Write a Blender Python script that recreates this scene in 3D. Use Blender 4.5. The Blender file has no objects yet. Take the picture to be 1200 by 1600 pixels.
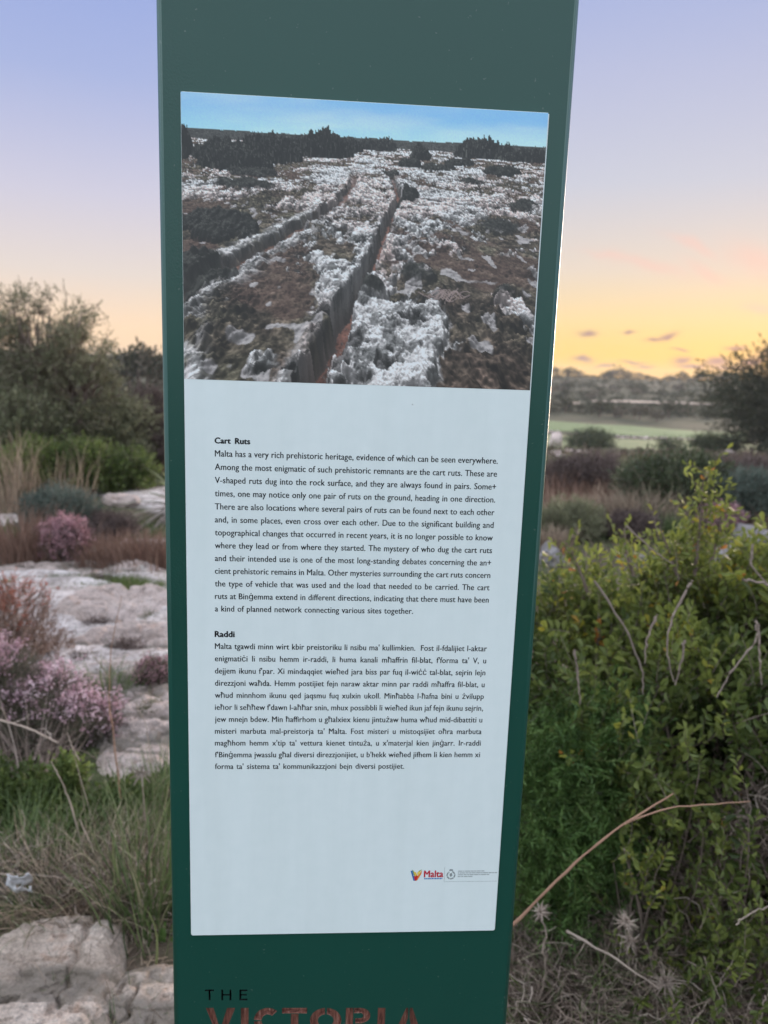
import bpy, bmesh, math, random
import numpy as np
from mathutils import Vector, Matrix, noise as mnoise

# ---------------------------------------------------------------- camera, sky, sun, exposure
S = bpy.context.scene
COL = S.collection
R = math.radians
EYE = 1.55
FPX = 1200.0                       # focal length in pixels of the 1200 x 1600 photograph
PITCH, ROLL = 0.178724, 0.034094

cam_d = bpy.data.cameras.new('camera')
cam = bpy.data.objects.new('camera', cam_d)
COL.objects.link(cam)
S.camera = cam
cam_d.sensor_fit = 'VERTICAL'
cam_d.sensor_height = 36.0
cam_d.lens = 27.0
cam_d.clip_start = 0.02
cam_d.clip_end = 9000
_f = Vector((0, math.cos(PITCH), -math.sin(PITCH)))
_r = Vector((1, 0, 0))
_u = Vector((0, math.sin(PITCH), math.cos(PITCH)))
_r2 = _r * math.cos(ROLL) + _u * math.sin(ROLL)
_u2 = -_r * math.sin(ROLL) + _u * math.cos(ROLL)
_m = Matrix((_r2, _u2, -_f)).transposed().to_4x4()
_m.translation = (0, 0, EYE)
cam.matrix_world = _m
cam_d.dof.use_dof = True
cam_d.dof.focus_distance = 0.785
cam_d.dof.aperture_fstop = 6.8

S.view_settings.view_transform = 'Standard'
S.view_settings.look = 'None'
S.view_settings.exposure = 1.0
S.view_settings.gamma = 1.0
S.view_settings.use_curve_mapping = False
S.render.engine = 'CYCLES'
S.cycles.use_denoising = True
S.cycles.max_bounces = 6
S.cycles.diffuse_bounces = 3
S.cycles.glossy_bounces = 2
S.cycles.transmission_bounces = 3


def ray(px, py):
    """direction of the sight line through a point of the photograph"""
    return (_f + _r2 * ((px - 600) / FPX) - _u2 * ((py - 800) / FPX))


SUN_AZ, SUN_EL = R(29), R(1.5)     # azimuth to the right of +Y

world = bpy.data.worlds.new('World')
S.world = world
world.use_nodes = True
wn, wl = world.node_tree.nodes, world.node_tree.links
wn.clear()


def N(nodes, t, **k):
    n = nodes.new(t)
    for a, b in k.items():
        setattr(n, a, b)
    return n


def s2l(c, k=1.0):
    return tuple(k * ((v / 255) / 12.92 if v / 255 <= .04045 else ((v / 255 + .055) / 1.055) ** 2.4) for v in c)


def ramp(nodes, stops, interp='LINEAR'):
    n = nodes.new('ShaderNodeValToRGB')
    n.color_ramp.interpolation = interp
    e = n.color_ramp.elements
    while len(e) > 1:
        e.remove(e[-1])
    e[0].position = stops[0][0]
    e[0].color = (*stops[0][1], 1)
    for p, c in stops[1:]:
        q = e.new(p)
        q.color = (*c, 1)
    return n


def wmath(op, a, b=None, clamp=False):
    n = N(wn, 'ShaderNodeMath', operation=op, use_clamp=clamp)
    for i, v in enumerate((a, b)):
        if v is None:
            continue
        if isinstance(v, (int, float)):
            n.inputs[i].default_value = v
        else:
            wl.new(v, n.inputs[i])
    return n.outputs[0]


wtc = N(wn, 'ShaderNodeTexCoord')
D = wtc.outputs['Generated']
sep = N(wn, 'ShaderNodeSeparateXYZ')
wl.new(D, sep.inputs[0])
elev = wmath('MULTIPLY', wmath('ARCSINE', sep.outputs['Z']), 180 / math.pi / 90)      # 0..1 from horizon to zenith
elev = wmath('MAXIMUM', elev, 0.0)
az = wmath('ARCTAN2', sep.outputs['X'], sep.outputs['Y'])
dazi = wmath('COSINE', wmath('SUBTRACT', az, SUN_AZ))                                  # 1 towards the sunset


def dg(e):
    return e / 90


SK = 2 ** -1.0
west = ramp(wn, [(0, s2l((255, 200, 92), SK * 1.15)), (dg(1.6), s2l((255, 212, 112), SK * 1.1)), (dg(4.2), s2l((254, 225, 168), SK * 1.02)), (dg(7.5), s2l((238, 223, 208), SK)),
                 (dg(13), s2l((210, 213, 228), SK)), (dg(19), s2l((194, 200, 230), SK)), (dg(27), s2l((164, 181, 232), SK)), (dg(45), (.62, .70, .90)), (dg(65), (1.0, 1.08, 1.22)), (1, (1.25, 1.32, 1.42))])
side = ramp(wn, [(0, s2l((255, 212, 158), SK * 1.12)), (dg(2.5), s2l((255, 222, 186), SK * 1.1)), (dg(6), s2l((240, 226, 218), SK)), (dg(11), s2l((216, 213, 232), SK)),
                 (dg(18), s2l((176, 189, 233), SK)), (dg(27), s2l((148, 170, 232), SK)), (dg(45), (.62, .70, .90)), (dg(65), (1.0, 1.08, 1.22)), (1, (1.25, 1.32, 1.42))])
east = ramp(wn, [(0, (.50, .53, .58)), (dg(6), (.60, .66, .73)), (dg(16), (.65, .75, .84)), (dg(35), (.68, .79, .93)), (dg(45), (.74, .84, .98)), (dg(65), (1.0, 1.08, 1.22)), (1, (1.25, 1.32, 1.42))])  # unseen sky overhead and to the east brightened to light ground and panel
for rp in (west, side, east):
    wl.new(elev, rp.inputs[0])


def wmix(f, a, b, mode='MIX'):
    n = N(wn, 'ShaderNodeMix', data_type='RGBA', blend_type=mode)
    if isinstance(f, (int, float)):
        n.inputs[0].default_value = f
    else:
        wl.new(f, n.inputs[0])
    for i, v in ((6, a), (7, b)):
        if isinstance(v, tuple):
            n.inputs[i].default_value = (*v, 1)
        else:
            wl.new(v, n.inputs[i])
    return n.outputs[2]


def wstep(v, a, b):
    n = N(wn, 'ShaderNodeMapRange', interpolation_type='SMOOTHSTEP')
    wl.new(v, n.inputs[0])
    n.inputs[1].default_value = a
    n.inputs[2].default_value = b
    return n.outputs[0]


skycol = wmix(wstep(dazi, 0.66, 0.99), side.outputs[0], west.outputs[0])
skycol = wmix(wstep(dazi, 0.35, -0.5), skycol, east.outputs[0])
# small lavender clouds low over the horizon and pink wisps above them, part of the real sky
wnz = N(wn, 'ShaderNodeTexNoise')
wnz.inputs['Scale'].default_value = 26
wnz.inputs['Detail'].default_value = 4
wl.new(D, wnz.inputs['Vector'])
wob = N(wn, 'ShaderNodeVectorMath', operation='SUBTRACT')
wl.new(wnz.outputs['Color'], wob.inputs[0])
wob.inputs[1].default_value = (.5, .5, .5)
wob2 = N(wn, 'ShaderNodeVectorMath', operation='SCALE')
wl.new(wob.outputs[0], wob2.inputs[0])
wob2.inputs[3].default_value = 0.020
dw = N(wn, 'ShaderNodeVectorMath', operation='ADD')
wl.new(D, dw.inputs[0])
wl.new(wob2.outputs[0], dw.inputs[1])


def cloud(px, py, hw, hh, tilt):
    c = ray(px, py).normalized()
    rr = c.cross(Vector((0, 0, 1))).normalized()
    uu = rr.cross(c)
    a = R(tilt)
    r3 = rr * math.cos(a) + uu * math.sin(a)
    u3 = -rr * math.sin(a) + uu * math.cos(a)
    k = 1 / ray(px, py).length
    out = []
    for v, w in ((r3, hw), (u3, hh)):
        d = N(wn, 'ShaderNodeVectorMath', operation='DOT_PRODUCT')
        wl.new(dw.outputs[0], d.inputs[0])
        d.inputs[1].default_value = v
        t = wmath('MULTIPLY', d.outputs['Value'], FPX / w / k)
        out.append(wmath('MULTIPLY', t, t))
    g = wmath('EXPONENT', wmath('MULTIPLY', wmath('ADD', out[0], out[1]), -1.0))
    front = N(wn, 'ShaderNodeVectorMath', operation='DOT_PRODUCT')
    wl.new(D, front.inputs[0])
    front.inputs[1].default_value = c
    return wmath('MULTIPLY', g, wmath('GREATER_THAN', front.outputs['Value'], 0.2))


def add_clouds(col, lst, tint, amount):
    tot = None
    for c in lst:
        g = cloud(*c)
        tot = g if tot is None else wmath('MAXIMUM', tot, g)
    return wmix(wmath('MULTIPLY', tot, amount), col, tint)


skycol = add_clouds(skycol, [(1010, 413, 62, 9, -14), (1105, 425, 34, 10, -24), (1178, 405, 46, 20, -25), (1190, 478, 26, 7, 0), (1085, 385, 40, 7, -25), (960, 400, 40, 5, -8)], s2l((253, 208, 196), SK), .55)
skycol = add_clouds(skycol, [(921, 520, 15, 5, 8), (1042, 526, 15, 5, 20), (1024, 530, 14, 3, 0), (911, 561, 13, 4, 3), (1064, 563, 14, 5, 10), (1078, 572, 22, 3, 0),
                             (1117, 568, 22, 6, 10), (1172, 561, 22, 8, 20), (988, 566, 18, 2, 0), (1235, 540, 50, 9, 14), (1300, 520, 40, 8, 10), (1010, 572, 12, 2, 0), (982, 518, 10, 2, 0), (1140, 574, 34, 3, 4), (1060, 548, 12, 2, 0), (945, 570, 14, 2, 0), (1150, 545, 14, 3, 12)], s2l((156, 130, 144), SK), .97)
nish = N(wn, 'ShaderNodeTexSky', sky_type='NISHITA')
nish.sun_disc = False
nish.sun_elevation = SUN_EL
nish.sun_rotation = SUN_AZ
nish.altitude = 200
nish.air_density = 1.0
nish.dust_density = 1.5
nsc = N(wn, 'ShaderNodeVectorMath', operation='SCALE')
wl.new(nish.outputs[0], nsc.inputs[0])
nsc.inputs[3].default_value = 0.07
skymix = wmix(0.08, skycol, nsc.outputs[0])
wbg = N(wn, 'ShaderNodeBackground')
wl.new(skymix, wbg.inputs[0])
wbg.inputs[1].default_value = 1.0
wout = N(wn, 'ShaderNodeOutputWorld')
wl.new(wbg.outputs[0], wout.inputs[0])

sun_d = bpy.data.lights.new('sun', 'SUN')
sun = bpy.data.objects.new('sun', sun_d)
COL.objects.link(sun)
sun_d.energy = 2.0
sun_d.angle = R(20)
sun_d.color = (1.0, .80, .62)
_sd = Vector((math.sin(SUN_AZ) * math.cos(R(9)), math.cos(SUN_AZ) * math.cos(R(9)), math.sin(R(9))))
sun.rotation_euler = _sd.to_track_quat('Z', 'Y').to_euler()
sun.location = _sd * 50

# ---------------------------------------------------------------- numpy helpers
rng = np.random.default_rng(11)


def vnoise(x, y, seed):
    xi = np.floor(x).astype(np.int64); yi = np.floor(y).astype(np.int64); fx = x - xi; fy = y - yi

    def h(a, b):
        n = (a * 374761393 + b * 668265263 + seed * 1442695041) & 0xffffffff
        n = ((n ^ (n >> 13)) * 1274126177) & 0xffffffff
        n = n ^ (n >> 16)
        return (n & 0xffff) / 65535.0
    u = fx * fx * (3 - 2 * fx); v = fy * fy * (3 - 2 * fy)
    return (h(xi, yi) * (1 - u) + h(xi + 1, yi) * u) * (1 - v) + (h(xi, yi + 1) * (1 - u) + h(xi + 1, yi + 1) * u) * v


def fbm(x, y, o, seed, g=0.5, l=2.03):
    s = 0; a = 1; t = 0
    for i in range(o):
        s = s + a * vnoise(x * l ** i + i * 17.3, y * l ** i - i * 9.1, seed + i); t += a; a *= g
    return s / t


def sm(a, b, x):
    t = np.clip((x - a) / (b - a), 0, 1)
    return t * t * (3 - 2 * t)


def unit(v):
    return v / np.maximum(np.linalg.norm(v, axis=-1, keepdims=True), 1e-9)


def rdir(n, r=None):
    return unit((r or rng).normal(size=(n, 3)))


# ---------------------------------------------------------------- object helpers
def link(o, parent=None):
    COL.objects.link(o)
    if parent is not None:
        o.parent = parent
    return o


def tag(o, label=None, cat=None, group=None, kind=None):
    if label: o['label'] = label
    if cat: o['category'] = cat
    if group: o['group'] = group
    if kind: o['kind'] = kind
    return o


def thing(name, loc, label, cat, group=None, rz=0):
    o = bpy.data.objects.new(name, None)
    o.empty_display_size = .1
    link(o)
    o.location = loc
    o.rotation_euler = (0, 0, rz)
    return tag(o, label, cat, group)


def mk(name, V, F, mat, parent=None, smooth=False, attrs=None, loc=None, kind=None):
    """one mesh object from arrays: V (n,3), F a list of (m,k) index arrays"""
    if not isinstance(F, list):
        F = [F]
    F = [np.asarray(f, dtype=np.int32) for f in F if len(f)]
    me = bpy.data.meshes.new(name)
    me.vertices.add(len(V))
    me.vertices.foreach_set('co', np.asarray(V, dtype=np.float32).ravel())
    tot = np.concatenate([np.full(len(f), f.shape[1], np.int32) for f in F])
    idx = np.concatenate([f.ravel() for f in F])
    me.loops.add(len(idx))
    me.loops.foreach_set('vertex_index', idx)
    me.polygons.add(len(tot))
    st = np.zeros(len(tot), np.int32)
    st[1:] = np.cumsum(tot)[:-1]
    me.polygons.foreach_set('loop_start', st)
    me.polygons.foreach_set('loop_total', tot)
    me.polygons.foreach_set('use_smooth', np.full(len(tot), smooth))
    for k, a in (attrs or {}).items():
        a = np.asarray(a, dtype=np.float32)
        if a.ndim == 1:
            at = me.attributes.new(k, 'FLOAT', 'POINT'); at.data.foreach_set('value', a)
        else:
            at = me.attributes.new(k, 'FLOAT_COLOR', 'POINT'); at.data.foreach_set('color', a.ravel())
    me.update(calc_edges=True)
    me.validate()
    for m in (mat if isinstance(mat, (list, tuple)) else [mat]):
        me.materials.append(m)
    o = link(bpy.data.objects.new(name, me), parent)
    if loc is not None:
        o.location = loc
    if kind:
        o['kind'] = kind
    return o


class Geo:
    """collects pieces of one mesh"""
    def __init__(self):
        self.V = []; self.F3 = []; self.F4 = []; self.T = []; self.n = 0

    def add(self, V, F3=None, F4=None, tone=None):
        V = np.asarray(V).reshape(-1, 3)
        if F3 is not None and len(F3): self.F3.append(np.asarray(F3).reshape(-1, 3) + self.n)
        if F4 is not None and len(F4): self.F4.append(np.asarray(F4).reshape(-1, 4) + self.n)
        self.V.append(V)
        self.T.append(np.full(len(V), .5) if tone is None else np.asarray(tone).ravel())
        self.n += len(V)
        return self

    def build(self, name, mat, parent=None, smooth=False, kind=None, origin=None):
        V = np.concatenate(self.V)
        if origin is not None:
            V = V - np.asarray(origin)
        F = []
        if self.F4: F.append(np.concatenate(self.F4))
        if self.F3: F.append(np.concatenate(self.F3))
        return mk(name, V, F, mat, parent, smooth, {'tone': np.concatenate(self.T)}, kind=kind)


def g_curves(g, P, Rd, sides=3, tone=None):
    """tubes: P (n,k,3) points, Rd (n,k) radii"""
    n, k, _ = P.shape
    t = unit(np.gradient(P, axis=1))
    ref = np.where(np.abs(t[..., 2:3]) > .9, np.array([1., 0, 0]), np.array([0, 0, 1.]))
    a = unit(np.cross(t, ref)); b = np.cross(t, a)
    ang = np.arange(sides) / sides * 2 * np.pi
    V = P[:, :, None] + Rd[:, :, None, None] * (a[:, :, None] * np.cos(ang)[:, None] + b[:, :, None] * np.sin(ang)[:, None])
    i = np.arange(n)[:, None, None] * k * sides + np.arange(k - 1)[None, :, None] * sides
    j = np.arange(sides)[None, None]; j2 = (j + 1) % sides
    F = np.stack([i + j, i + j2, i + sides + j2, i + sides + j], -1)
    tn = None if tone is None else np.repeat(tone, k * sides)
    return g.add(V, F4=F, tone=tn)


def g_blades(g, P, W, side, tone=None):
    """flat strips: P (n,k,3), W (n,k) full widths, side (n,3)"""
    n, k, _ = P.shape
    off = side[:, None] * W[..., None] * .5
    V = np.stack([P - off, P + off], 2)
    i = np.arange(n)[:, None] * k * 2 + np.arange(k - 1)[None] * 2
    F = np.stack([i, i + 1, i + 3, i + 2], -1)
    return g.add(V, F4=F, tone=None if tone is None else np.repeat(tone, k * 2))


def g_leaves(g, p, d, L, W, full=False, tone=None, r=None, curl=.12):
    n = len(p)
    r = r or rng
    nn = unit(np.cross(d, rdir(n, r)))
    s = np.cross(d, nn)
    L = np.broadcast_to(L, (n,))[:, None]; W = np.broadcast_to(W, (n,))[:, None]
    if not full:
        V = np.stack([p, p + d * L * .5 + s * W * .5 + nn * L * curl, p + d * L, p + d * L * .5 - s * W * .5 + nn * L * curl], 1)
        i = np.arange(n)[:, None] * 4
        F = np.stack([np.concatenate([i, i + 1, i + 2], 1), np.concatenate([i, i + 2, i + 3], 1)], 1)
        return g.add(V, F3=F, tone=None if tone is None else np.repeat(tone, 4))
    V = np.stack([p, p + d * L * .32 + s * W * .36 + nn * L * curl, p + d * L * .72 + s * W * .5 + nn * L * curl, p + d * L - nn * L * curl,
                  p + d * L * .72 - s * W * .5 + nn * L * curl, p + d * L * .32 - s * W * .36 + nn * L * curl], 1)
    i = np.arange(n)[:, None] * 6
    F = np.stack([np.concatenate([i, i + 1, i + 2, i + 3], 1), np.concatenate([i, i + 3, i + 4, i + 5], 1)], 1)
    return g.add(V, F4=F, tone=None if tone is None else np.repeat(tone, 6))


def g_sprigs(g, gs, base, d, m, slen, L, W, full=False, tone=None, spread=1.0, r=None, stem_r=.0011):
    """leafy sprigs; leaves into g, stems into gs"""
    r = r or rng
    n = len(base)
    slen = np.broadcast_to(slen, (n,))
    bend = rdir(n, r) * .25
    t = (np.arange(m) + 1) / m
    sp = base[:, None] + slen[:, None, None] * (d[:, None] * t[None, :, None] + bend[:, None] * (t ** 2)[None, :, None])
    sd = unit(np.cross(d, rdir(n, r)))
    sgn = np.where(np.arange(m) % 2 == 0, 1., -1.)[None, :, None]
    ld = unit(d[:, None] * .75 + sd[:, None] * sgn * spread + r.normal(size=(n, m, 3)) * .38)
    ld[:, -1] = unit(d + r.normal(size=(n, 3)) * .2)
    LL = L * r.uniform(.7, 1.25, (n, m))
    tn = (np.full(n, .5) if tone is None else tone)[:, None] + r.normal(size=(n, m)) * .10
    g_leaves(g, sp.reshape(-1, 3), ld.reshape(-1, 3), LL.ravel(), LL.ravel() * (W / L), full, tn.ravel(), r)
    if gs is not None:
        K = 4
        tt = np.linspace(0, 1, K)
        P = base[:, None] + slen[:, None, None] * (d[:, None] * tt[None, :, None] + bend[:, None] * (tt ** 2)[None, :, None])
        g_curves(gs, P, np.broadcast_to(stem_r * (1.1 - .7 * tt), (n, K)), 3, r.uniform(0, 1, n))
    return sp[:, -1]


# ---------------------------------------------------------------- materials
def mat(name):
    m = bpy.data.materials.new(name)
    m.use_nodes = True
    return m, m.node_tree.nodes, m.node_tree.links, m.node_tree.nodes['Principled BSDF']


def bump(nodes, links, bsdf, height, strength, dist):
    b = nodes.new('ShaderNodeBump')
    b.inputs['Strength'].default_value = strength
    b.inputs['Distance'].default_value = dist
    links.new(height, b.inputs['Height'])
    links.new(b.outputs[0], bsdf.inputs['Normal'])
    return b


def noise_n(nodes, links, scale, detail=5, rough=.5, vec=None):
    n = nodes.new('ShaderNodeTexNoise')
    n.inputs['Scale'].default_value = scale
    n.inputs['Detail'].default_value = detail
    n.inputs['Roughness'].default_value = rough
    if vec is None:
        tc = nodes.get('tc') or nodes.new('ShaderNodeTexCoord')
        tc.name = 'tc'
        vec = tc.outputs['Object']
    links.new(vec, n.inputs['Vector'])
    return n


def mixc(nodes, links, f, a, b, mode='MIX'):
    n = nodes.new('ShaderNodeMix'); n.data_type = 'RGBA'; n.blend_type = mode
    for i, v in ((0, f), (6, a), (7, b)):
        if isinstance(v, (int, float)): n.inputs[i].default_value = v
        elif isinstance(v, tuple): n.inputs[i].default_value = (*v, 1)
        else: links.new(v, n.inputs[i])
    return n.outputs[2]


def leafmat(name, stops, rough=.5, trans=.3, spec=.35):
    """foliage: a colour per leaf out of the stored tone, some light through the blade"""
    m, n, l, b = mat(name)
    at = n.new('ShaderNodeAttribute'); at.attribute_name = 'tone'
    rp = ramp(n, stops)
    l.new(at.outputs['Fac'], rp.inputs[0])
    nz = noise_n(n, l, 9, 3)
    rp2 = ramp(n, [(.3, (.75, .75, .75)), (.7, (1.2, 1.2, 1.2))])
    l.new(nz.outputs[0], rp2.inputs[0])
    c = mixc(n, l, 1.0, rp.outputs[0], rp2.outputs[0], 'MULTIPLY')
    l.new(c, b.inputs['Base Color'])
    b.inputs['Roughness'].default_value = rough
    b.inputs['Specular IOR Level'].default_value = spec
    if trans > 0:
        tr = n.new('ShaderNodeBsdfTranslucent')
        l.new(c, tr.inputs[0])
        mx = n.new('ShaderNodeMixShader')
        mx.inputs[0].default_value = trans
        l.new(b.outputs[0], mx.inputs[1]); l.new(tr.outputs[0], mx.inputs[2])
        l.new(mx.outputs[0], n['Material Output'].inputs[0])
    return m


def limestone(name, light=(.78, .65, .60), dark=(.50, .40, .36), lichen=.5, scale=1.0):
    m, n, l, b = mat(name)
    a = noise_n(n, l, 3.2 * scale, 7, .62)
    c1 = ramp(n, [(.32, dark), (.48, tuple(.55 * x + .45 * y for x, y in zip(light, dark))), (.62, light), (.8, tuple(min(.72, x * 1.15) for x in light))])
    l.new(a.outputs[0], c1.inputs[0])
    lw = noise_n(n, l, 16 * scale, 6, .7)
    r2 = ramp(n, [(.56 - .10 * lichen, (0, 0, 0)), (.66 - .06 * lichen, (1, 1, 1))])
    l.new(lw.outputs[0], r2.inputs[0])
    big = noise_n(n, l, 2.1 * scale, 3, .5)
    r3 = ramp(n, [(.40, (0, 0, 0)), (.62, (lichen, lichen, lichen))])
    l.new(big.outputs[0], r3.inputs[0])
    f = mixc(n, l, 1.0, r2.outputs[0], r3.outputs[0], 'MULTIPLY')
    col = mixc(n, l, f, c1.outputs[0], (.10, .095, .092))
    # rusty stain here and there, small white crusts
    st = noise_n(n, l, 7 * scale, 3, .6)
    r4 = ramp(n, [(.60, (0, 0, 0)), (.74, (.55, .55, .55))])
    l.new(st.outputs[0], r4.inputs[0])
    col = mixc(n, l, r4.outputs[0], col, (.46, .25, .15))
    g = noise_n(n, l, 90 * scale, 4, .7)
    r5 = ramp(n, [(.35, (.70, .68, .67)), (.65, (1.16, 1.14, 1.13))])
    l.new(g.outputs[0], r5.inputs[0])
    col = mixc(n, l, 1.0, col, r5.outputs[0], 'MULTIPLY')
    hl = n.new('ShaderNodeAttribute'); hl.attribute_name = 'soil'
    dirt = ramp(n, [(.35, (.13, .115, .085)), (.55, (.21, .18, .15)), (.7, (.27, .235, .205))])
    l.new(lw.outputs[0], dirt.inputs[0])
    col = mixc(n, l, hl.outputs['Fac'], col, dirt.outputs[0])
    l.new(col, b.inputs['Base Color'])
    b.inputs['Roughness'].default_value = .9
    b.inputs['Specular IOR Level'].default_value = .2
    vo = n.new('ShaderNodeTexVoronoi'); vo.inputs['Scale'].default_value = 22 * scale
    l.new(n['tc'].outputs['Object'], vo.inputs['Vector'])
    ma = n.new('ShaderNodeMath'); ma.operation = 'ADD'
    l.new(lw.outputs[0], ma.inputs[0])
    mb = n.new('ShaderNodeMath'); mb.operation = 'MULTIPLY'; mb.inputs[1].default_value = .5
    l.new(g.outputs[0], mb.inputs[0]); l.new(mb.outputs[0], ma.inputs[1])
    bump(n, l, b, ma.outputs[0], 1.0, .045 / scale)
    return m


def plain(name, c, rough=.6, spec=.3, var=.15, sc=40):
    m, n, l, b = mat(name)
    nz = noise_n(n, l, sc, 3)
    rp = ramp(n, [(.3, tuple(x * (1 - var) for x in c)), (.7, tuple(x * (1 + var) for x in c))])
    l.new(nz.outputs[0], rp.inputs[0]); l.new(rp.outputs[0], b.inputs['Base Color'])
    b.inputs['Roughness'].default_value = rough
    b.inputs['Specular IOR Level'].default_value = spec
    return m


M = {}
M['rock'] = limestone('pinkish_limestone')
M['rock_grey'] = limestone('grey_limestone', (.47, .44, .44), (.22, .20, .20), .9)
M['rock_near'] = limestone('near_limestone', (.78, .65, .56), (.46, .36, .29), .6, 1.6)
M['bark'] = leafmat('bark', [(0, (.11, .08, .065)), (.5, (.20, .15, .125)), (1, (.30, .235, .20))], .85, 0, .1)
M['twig'] = leafmat('dry_twig', [(0, (.085, .062, .048)), (.5, (.235, .175, .140)), (1, (.58, .47, .40))], .8, 0, .15)
M['redtwig'] = leafmat('reddish_twig', [(0, (.25, .13, .085)), (1, (.42, .25, .17))], .7, 0, .2)
M['lentisk'] = leafmat('lentisk_leaf', [(0, (.055, .080, .022)), (.35, (.115, .148, .040)), (.65, (.195, .225, .060)), (.85, (.30, .33, .075)), (.95, (.46, .38, .05)), (1, (.46, .20, .05))], .42, .48)
M['weed'] = leafmat('green_weed', [(0, (.055, .080, .024)), (.5, (.110, .150, .042)), (1, (.21, .25, .075))], .5, .35)
M['fennel'] = leafmat('feathery_green', [(0, (.040, .08, .022)), (.5, (.10, .18, .045)), (1, (.19, .28, .085))], .5, .35)
M['olive'] = leafmat('olive_green_leaf', [(0, (.09, .095, .05)), (.5, (.19, .195, .11)), (1, (.31, .295, .18))], .55, .25)
M['darkleaf'] = leafmat('dark_green_leaf', [(0, (.030, .040, .020)), (.5, (.065, .083, .040)), (1, (.12, .14, .07))], .55, .2)
M['greyleaf'] = leafmat('grey_green_leaf', [(0, (.05, .07, .055)), (.5, (.11, .14, .115)), (1, (.20, .235, .19))], .7, .2)
M['drypurple'] = leafmat('dry_purple_brown', [(0, (.07, .05, .048)), (.5, (.145, .108, .10)), (1, (.25, .195, .175))], .8, .15, .1)
M['drygrass'] = leafmat('dry_grass', [(0, (.13, .095, .065)), (.5, (.30, .225, .165)), (1, (.52, .42, .31))], .75, .25, .15)
M['greygrass'] = leafmat('grey_green_grass', [(0, (.045, .07, .025)), (.5, (.105, .15, .055)), (.8, (.19, .22, .10)), (1, (.36, .32, .22))], .6, .3, .25)
M['redgrass'] = leafmat('reddish_grass', [(0, (.11, .065, .05)), (.5, (.21, .125, .095)), (1, (.34, .235, .18))], .75, .2, .15)
M['pinkflower'] = leafmat('pink_heath_flower', [(0, (.20, .10, .11)), (.5, (.44, .24, .27)), (1, (.66, .44, .46))], .7, .3, .1)
M['lilacflower'] = leafmat('lilac_heath_flower', [(0, (.30, .17, .20)), (.5, (.58, .38, .43)), (1, (.80, .63, .66))], .7, .3, .1)
M['redleaf'] = leafmat('red_spurge_leaf', [(0, (.16, .045, .035)), (.5, (.36, .095, .06)), (1, (.54, .21, .14))], .6, .3, .2)
M['agave'] = leafmat('spiky_leaf', [(0, (.05, .075, .035)), (.5, (.13, .15, .055)), (1, (.30, .29, .13))], .5, .1, .3)
M['deadleaf'] = leafmat('dead_leaf', [(0, (.13, .105, .09)), (1, (.34, .28, .24))], .8, .1, .15)
M['far'] = leafmat('distant_foliage', [(0, (.025, .030, .018)), (.5, (.052, .056, .034)), (1, (.11, .105, .07))], .7, .15, .1)
M['farbrown'] = leafmat('distant_scrub', [(0, (.08, .070, .05)), (.5, (.15, .128, .095)), (1, (.25, .205, .16))], .8, .1, .1)

# ---------------------------------------------------------------- terrain
def terr(x, y):
    x = np.asarray(x, float); y = np.asarray(y, float)
    d = np.hypot(x, y)
    rt = .30 + .70 * sm(-.28, .02, x / np.maximum(y, .5))
    drop = -5.2 * sm(8, 75, y) * rt
    rise = 7.8 * sm(150, 430, d)
    und = (fbm(x * .05, y * .05, 3, 301) - .5) * 2.2 * sm(20, 90, d)
    near = (fbm(x * .55, y * .55, 3, 311) - .5) * .10 * sm(.8, 4, d) + (fbm(x * 3, y * 3, 3, 317) - .5) * .03
    farh = -9 * sm(480, 1250, d)
    return drop + rise + und * .5 + near + farh


def tz(x, y):
    return float(terr(np.array([x]), np.array([y]))[0])


def at(px, py, zoff=0.0):
    """point of the ground under a point of the photograph"""
    d = ray(px, py)
    lo, hi = 1.0, 2500.0
    for _ in range(3):
        t = np.geomspace(lo, hi, 260)
        hit = np.nonzero(EYE + d.z * t <= terr(d.x * t, d.y * t) + zoff)[0]
        if not len(hit):
            return Vector((0, 0, EYE)) + d * 400
        k = max(hit[0], 1)
        lo, hi = t[k - 1], t[k]
    return Vector((0, 0, EYE)) + d * hi


def pt(px, py, dist):
    d = ray(px, py)
    return Vector((0, 0, EYE)) + d * (dist / d.y)


def rockmask(x, y):
    """where bare limestone shows through the soil"""
    n = fbm(x * .55 + 3, y * .95, 4, 401, .55)
    left = sm(-.15, -.28, x / np.maximum(y, .5)) * sm(3.0, 3.5, y) * sm(7.2, 6.2, y)
    strip = np.exp(-((y - 5.75) / .20) ** 2)
    mid = sm(6, 8, y) * sm(16, 11, y) * .4
    return np.clip(sm(.50, .56, n + .13 * left - .02 * mid - .05 * left - .30 * sm(9, 15, y) - .20 * sm(-.1, .1, x / np.maximum(y, .5)) - .3 * sm(3.1, 2.6, y)) - strip * left, 0, 1)


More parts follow.
